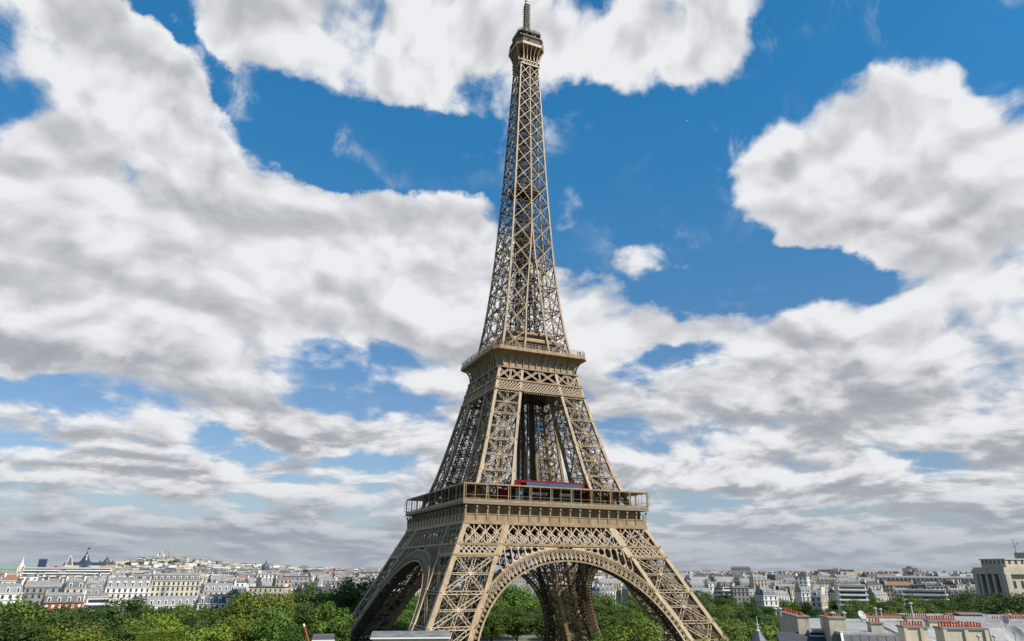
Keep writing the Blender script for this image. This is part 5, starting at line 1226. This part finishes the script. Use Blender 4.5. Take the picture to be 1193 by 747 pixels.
# low roofs at the bottom centre
def slab(name, px0, px1, y0, y1, D, label, cat, mt_top, mt_side, depth=3.0):
    a, b = at(px0, y0, D), at(px1, y0, D); dv = b-a; dv.z = 0; w = dv.length; dv.normalize(); ang = atan2(dv.y, dv.x); e = empty(name, (a.x, a.y, 0), ang); tag(e, label, cat)
    zt = a.z; zs = at(px0, y1, D).z
    q = MB(); q.box((w/2, depth/2, 0), w-.3, depth-.3, zs-.02); q.build('wall', mt_side).parent = e
    q = MB(); q.hexa([(0, -.1, zs), (w, -.1, zs), (w, depth, zs), (0, depth, zs)], [(0, .9, zt), (w, .9, zt), (w, depth, zt), (0, depth, zt)]); q.build('roof', mt_top).parent = e
    q = MB(); q.box((w/2, -.1, zs-.12), w+.05, .1, .1); q.build('gutter', M['trim']).parent = e
    return e
slab('rooftop_extension', 432, 525, 739, 742.5, 62, 'flat grey roof with a cream wall at the bottom edge before the near tower leg', 'building', mat('worn_roof_sheet', (0.13, 0.135, 0.145), 0.8, var=0.35, vscale=1.2), M['stack2'], 3.0)
e = slab('rooftop_plant', 364, 390, 742, 745.5, 80, 'small pale grey box roof at the bottom edge left of the left tower leg', 'roof box', ROOF['slate'], WALL['grey'], 3.5)
# red and white pole beside it
p, p2_ = at(354.5, 730, 78), at(361, 752, 78); e = empty('striped_pole', (p2_.x, p2_.y, 0)); tag(e, 'leaning red pole with a white tip in front of the park trees', 'pole')
q = MB(); a, b = Vector((p.x-p2_.x, p.y-p2_.y, p.z)), Vector((0, 0, p2_.z)); q.cyl(b, a, .1, .07, 8); q.cyl((0, 0, 20), b, .12, .1, 8); q.build('red_shaft', M['potred']).parent = e
q = MB(); q.cyl(a, a+(a-b).normalized()*.25, .09, .09, 8); q.build('white_tip', M['trim']).parent = e
q = MB(); q.box((0, 0, 0), 3, 3, 20); q.build('base_block', WALL['grey']).parent = e
# ------------------------------------------------------------------ coaches and kiosks at the foot of the tower
def coach(px, D, label, ang, body=None):
    p = at(px, 700, D); e = empty('parked_coach', (p.x, p.y, 0.03), ang); tag(e, label, 'coach', 'coaches parked beyond the tower')
    q = MB(); q.hexa([(-6, -1.25, .35), (6, -1.25, .35), (6, 1.25, .35), (-6, 1.25, .35)], [(-6, -1.25, 2.6), (6, -1.25, 2.6), (6, 1.25, 2.6), (-6, 1.25, 2.6)]); q.hexa([(-6, -1.25, 2.6), (6, -1.25, 2.6), (6, 1.25, 2.6), (-6, 1.25, 2.6)], [(-5.7, -1.05, 3.4), (5.7, -1.05, 3.4), (5.7, 1.05, 3.4), (-5.7, 1.05, 3.4)], True); q.build('body', body or M['whitep']).parent = e
    for s_ in (-1, 1):
        q = MB(); q.box((0, s_*1.27, 1.6), 11, .06, 1.0); q.build('side_window', M['glass']).parent = e
        q = MB(); q.box((s_*6.02, 0, 1.3), .06, 2.1, 1.3); q.build('windscreen', M['glass']).parent = e
        for x_ in (-3.8, 3.6):
            q = MB(); q.cyl((x_, s_*1.05, .5), (x_, s_*1.3, .5), .5, .5, 16); q.build('wheel', M['slate']).parent = e
coach(792, 455, 'white coach parked under the trees right of the tower leg', .3); coach(838, 470, 'white coach farther right at the edge of the tree belt', .3)
for px_, D_, w_, lb in ((622, 372, 5.0, 'red awning stall under the centre of the front arch'), (632, 378, 4.2, 'orange topped stall right of the red awning stall under the arch')):
    p = at(px_, 700, D_); e = empty('market_stall', (p.x, p.y, 0.03), -.4); tag(e, lb, 'stall', 'stalls under the tower')
    q = MB(); q.box((0, 0, 0), w_, 3, 2.3); q.build('counter', M['trim']).parent = e
    q = MB(); q.hexa([(-w_/2-.4, -2, 2.35), (w_/2+.4, -2, 2.35), (w_/2+.4, 2, 2.35), (-w_/2-.4, 2, 2.35)], [(-w_/2, -.2, 3.5), (w_/2, -.2, 3.5), (w_/2, .2, 3.5), (-w_/2, .2, 3.5)]); q.build('awning', M['red'] if px_ < 630 else M['pot']).parent = e
# ------------------------------------------------------------------ a gull high up
p = at(800, 141, 150); e = empty('flying_gull', tuple(p), 1.9); tag(e, 'white gull gliding in the blue sky right of the tower top', 'bird')
q = MB(); prof = [(-.34, .012), (-.22, .05), (0, .085), (.16, .07), (.24, .05), (.3, .045), (.38, .012)]
for (xa, ra), (xb, rb_) in zip(prof, prof[1:]): q.cyl((xa, 0, 0), (xb, 0, 0), ra, rb_, 8, False)
for s_ in (-1, 1):
    q.hexa([(-.05, s_*.05, .03), (.12, s_*.05, .03), (.12, s_*.05, .05), (-.05, s_*.05, .05)], [(.0, s_*.42, .16), (.15, s_*.42, .16), (.15, s_*.42, .175), (.0, s_*.42, .175)])
    q.hexa([(.0, s_*.42, .16), (.15, s_*.42, .16), (.15, s_*.42, .175), (.0, s_*.42, .175)], [(-.16, s_*.78, .08), (-.1, s_*.78, .08), (-.1, s_*.78, .09), (-.16, s_*.78, .09)])
q.hexa([(-.3, -.03, 0), (-.3, .03, 0), (-.3, .03, .01), (-.3, -.03, .01)], [(-.46, -.09, 0), (-.46, .09, 0), (-.46, .09, .01), (-.46, -.09, .01)])
q.build('body', M['whitep']).parent = e
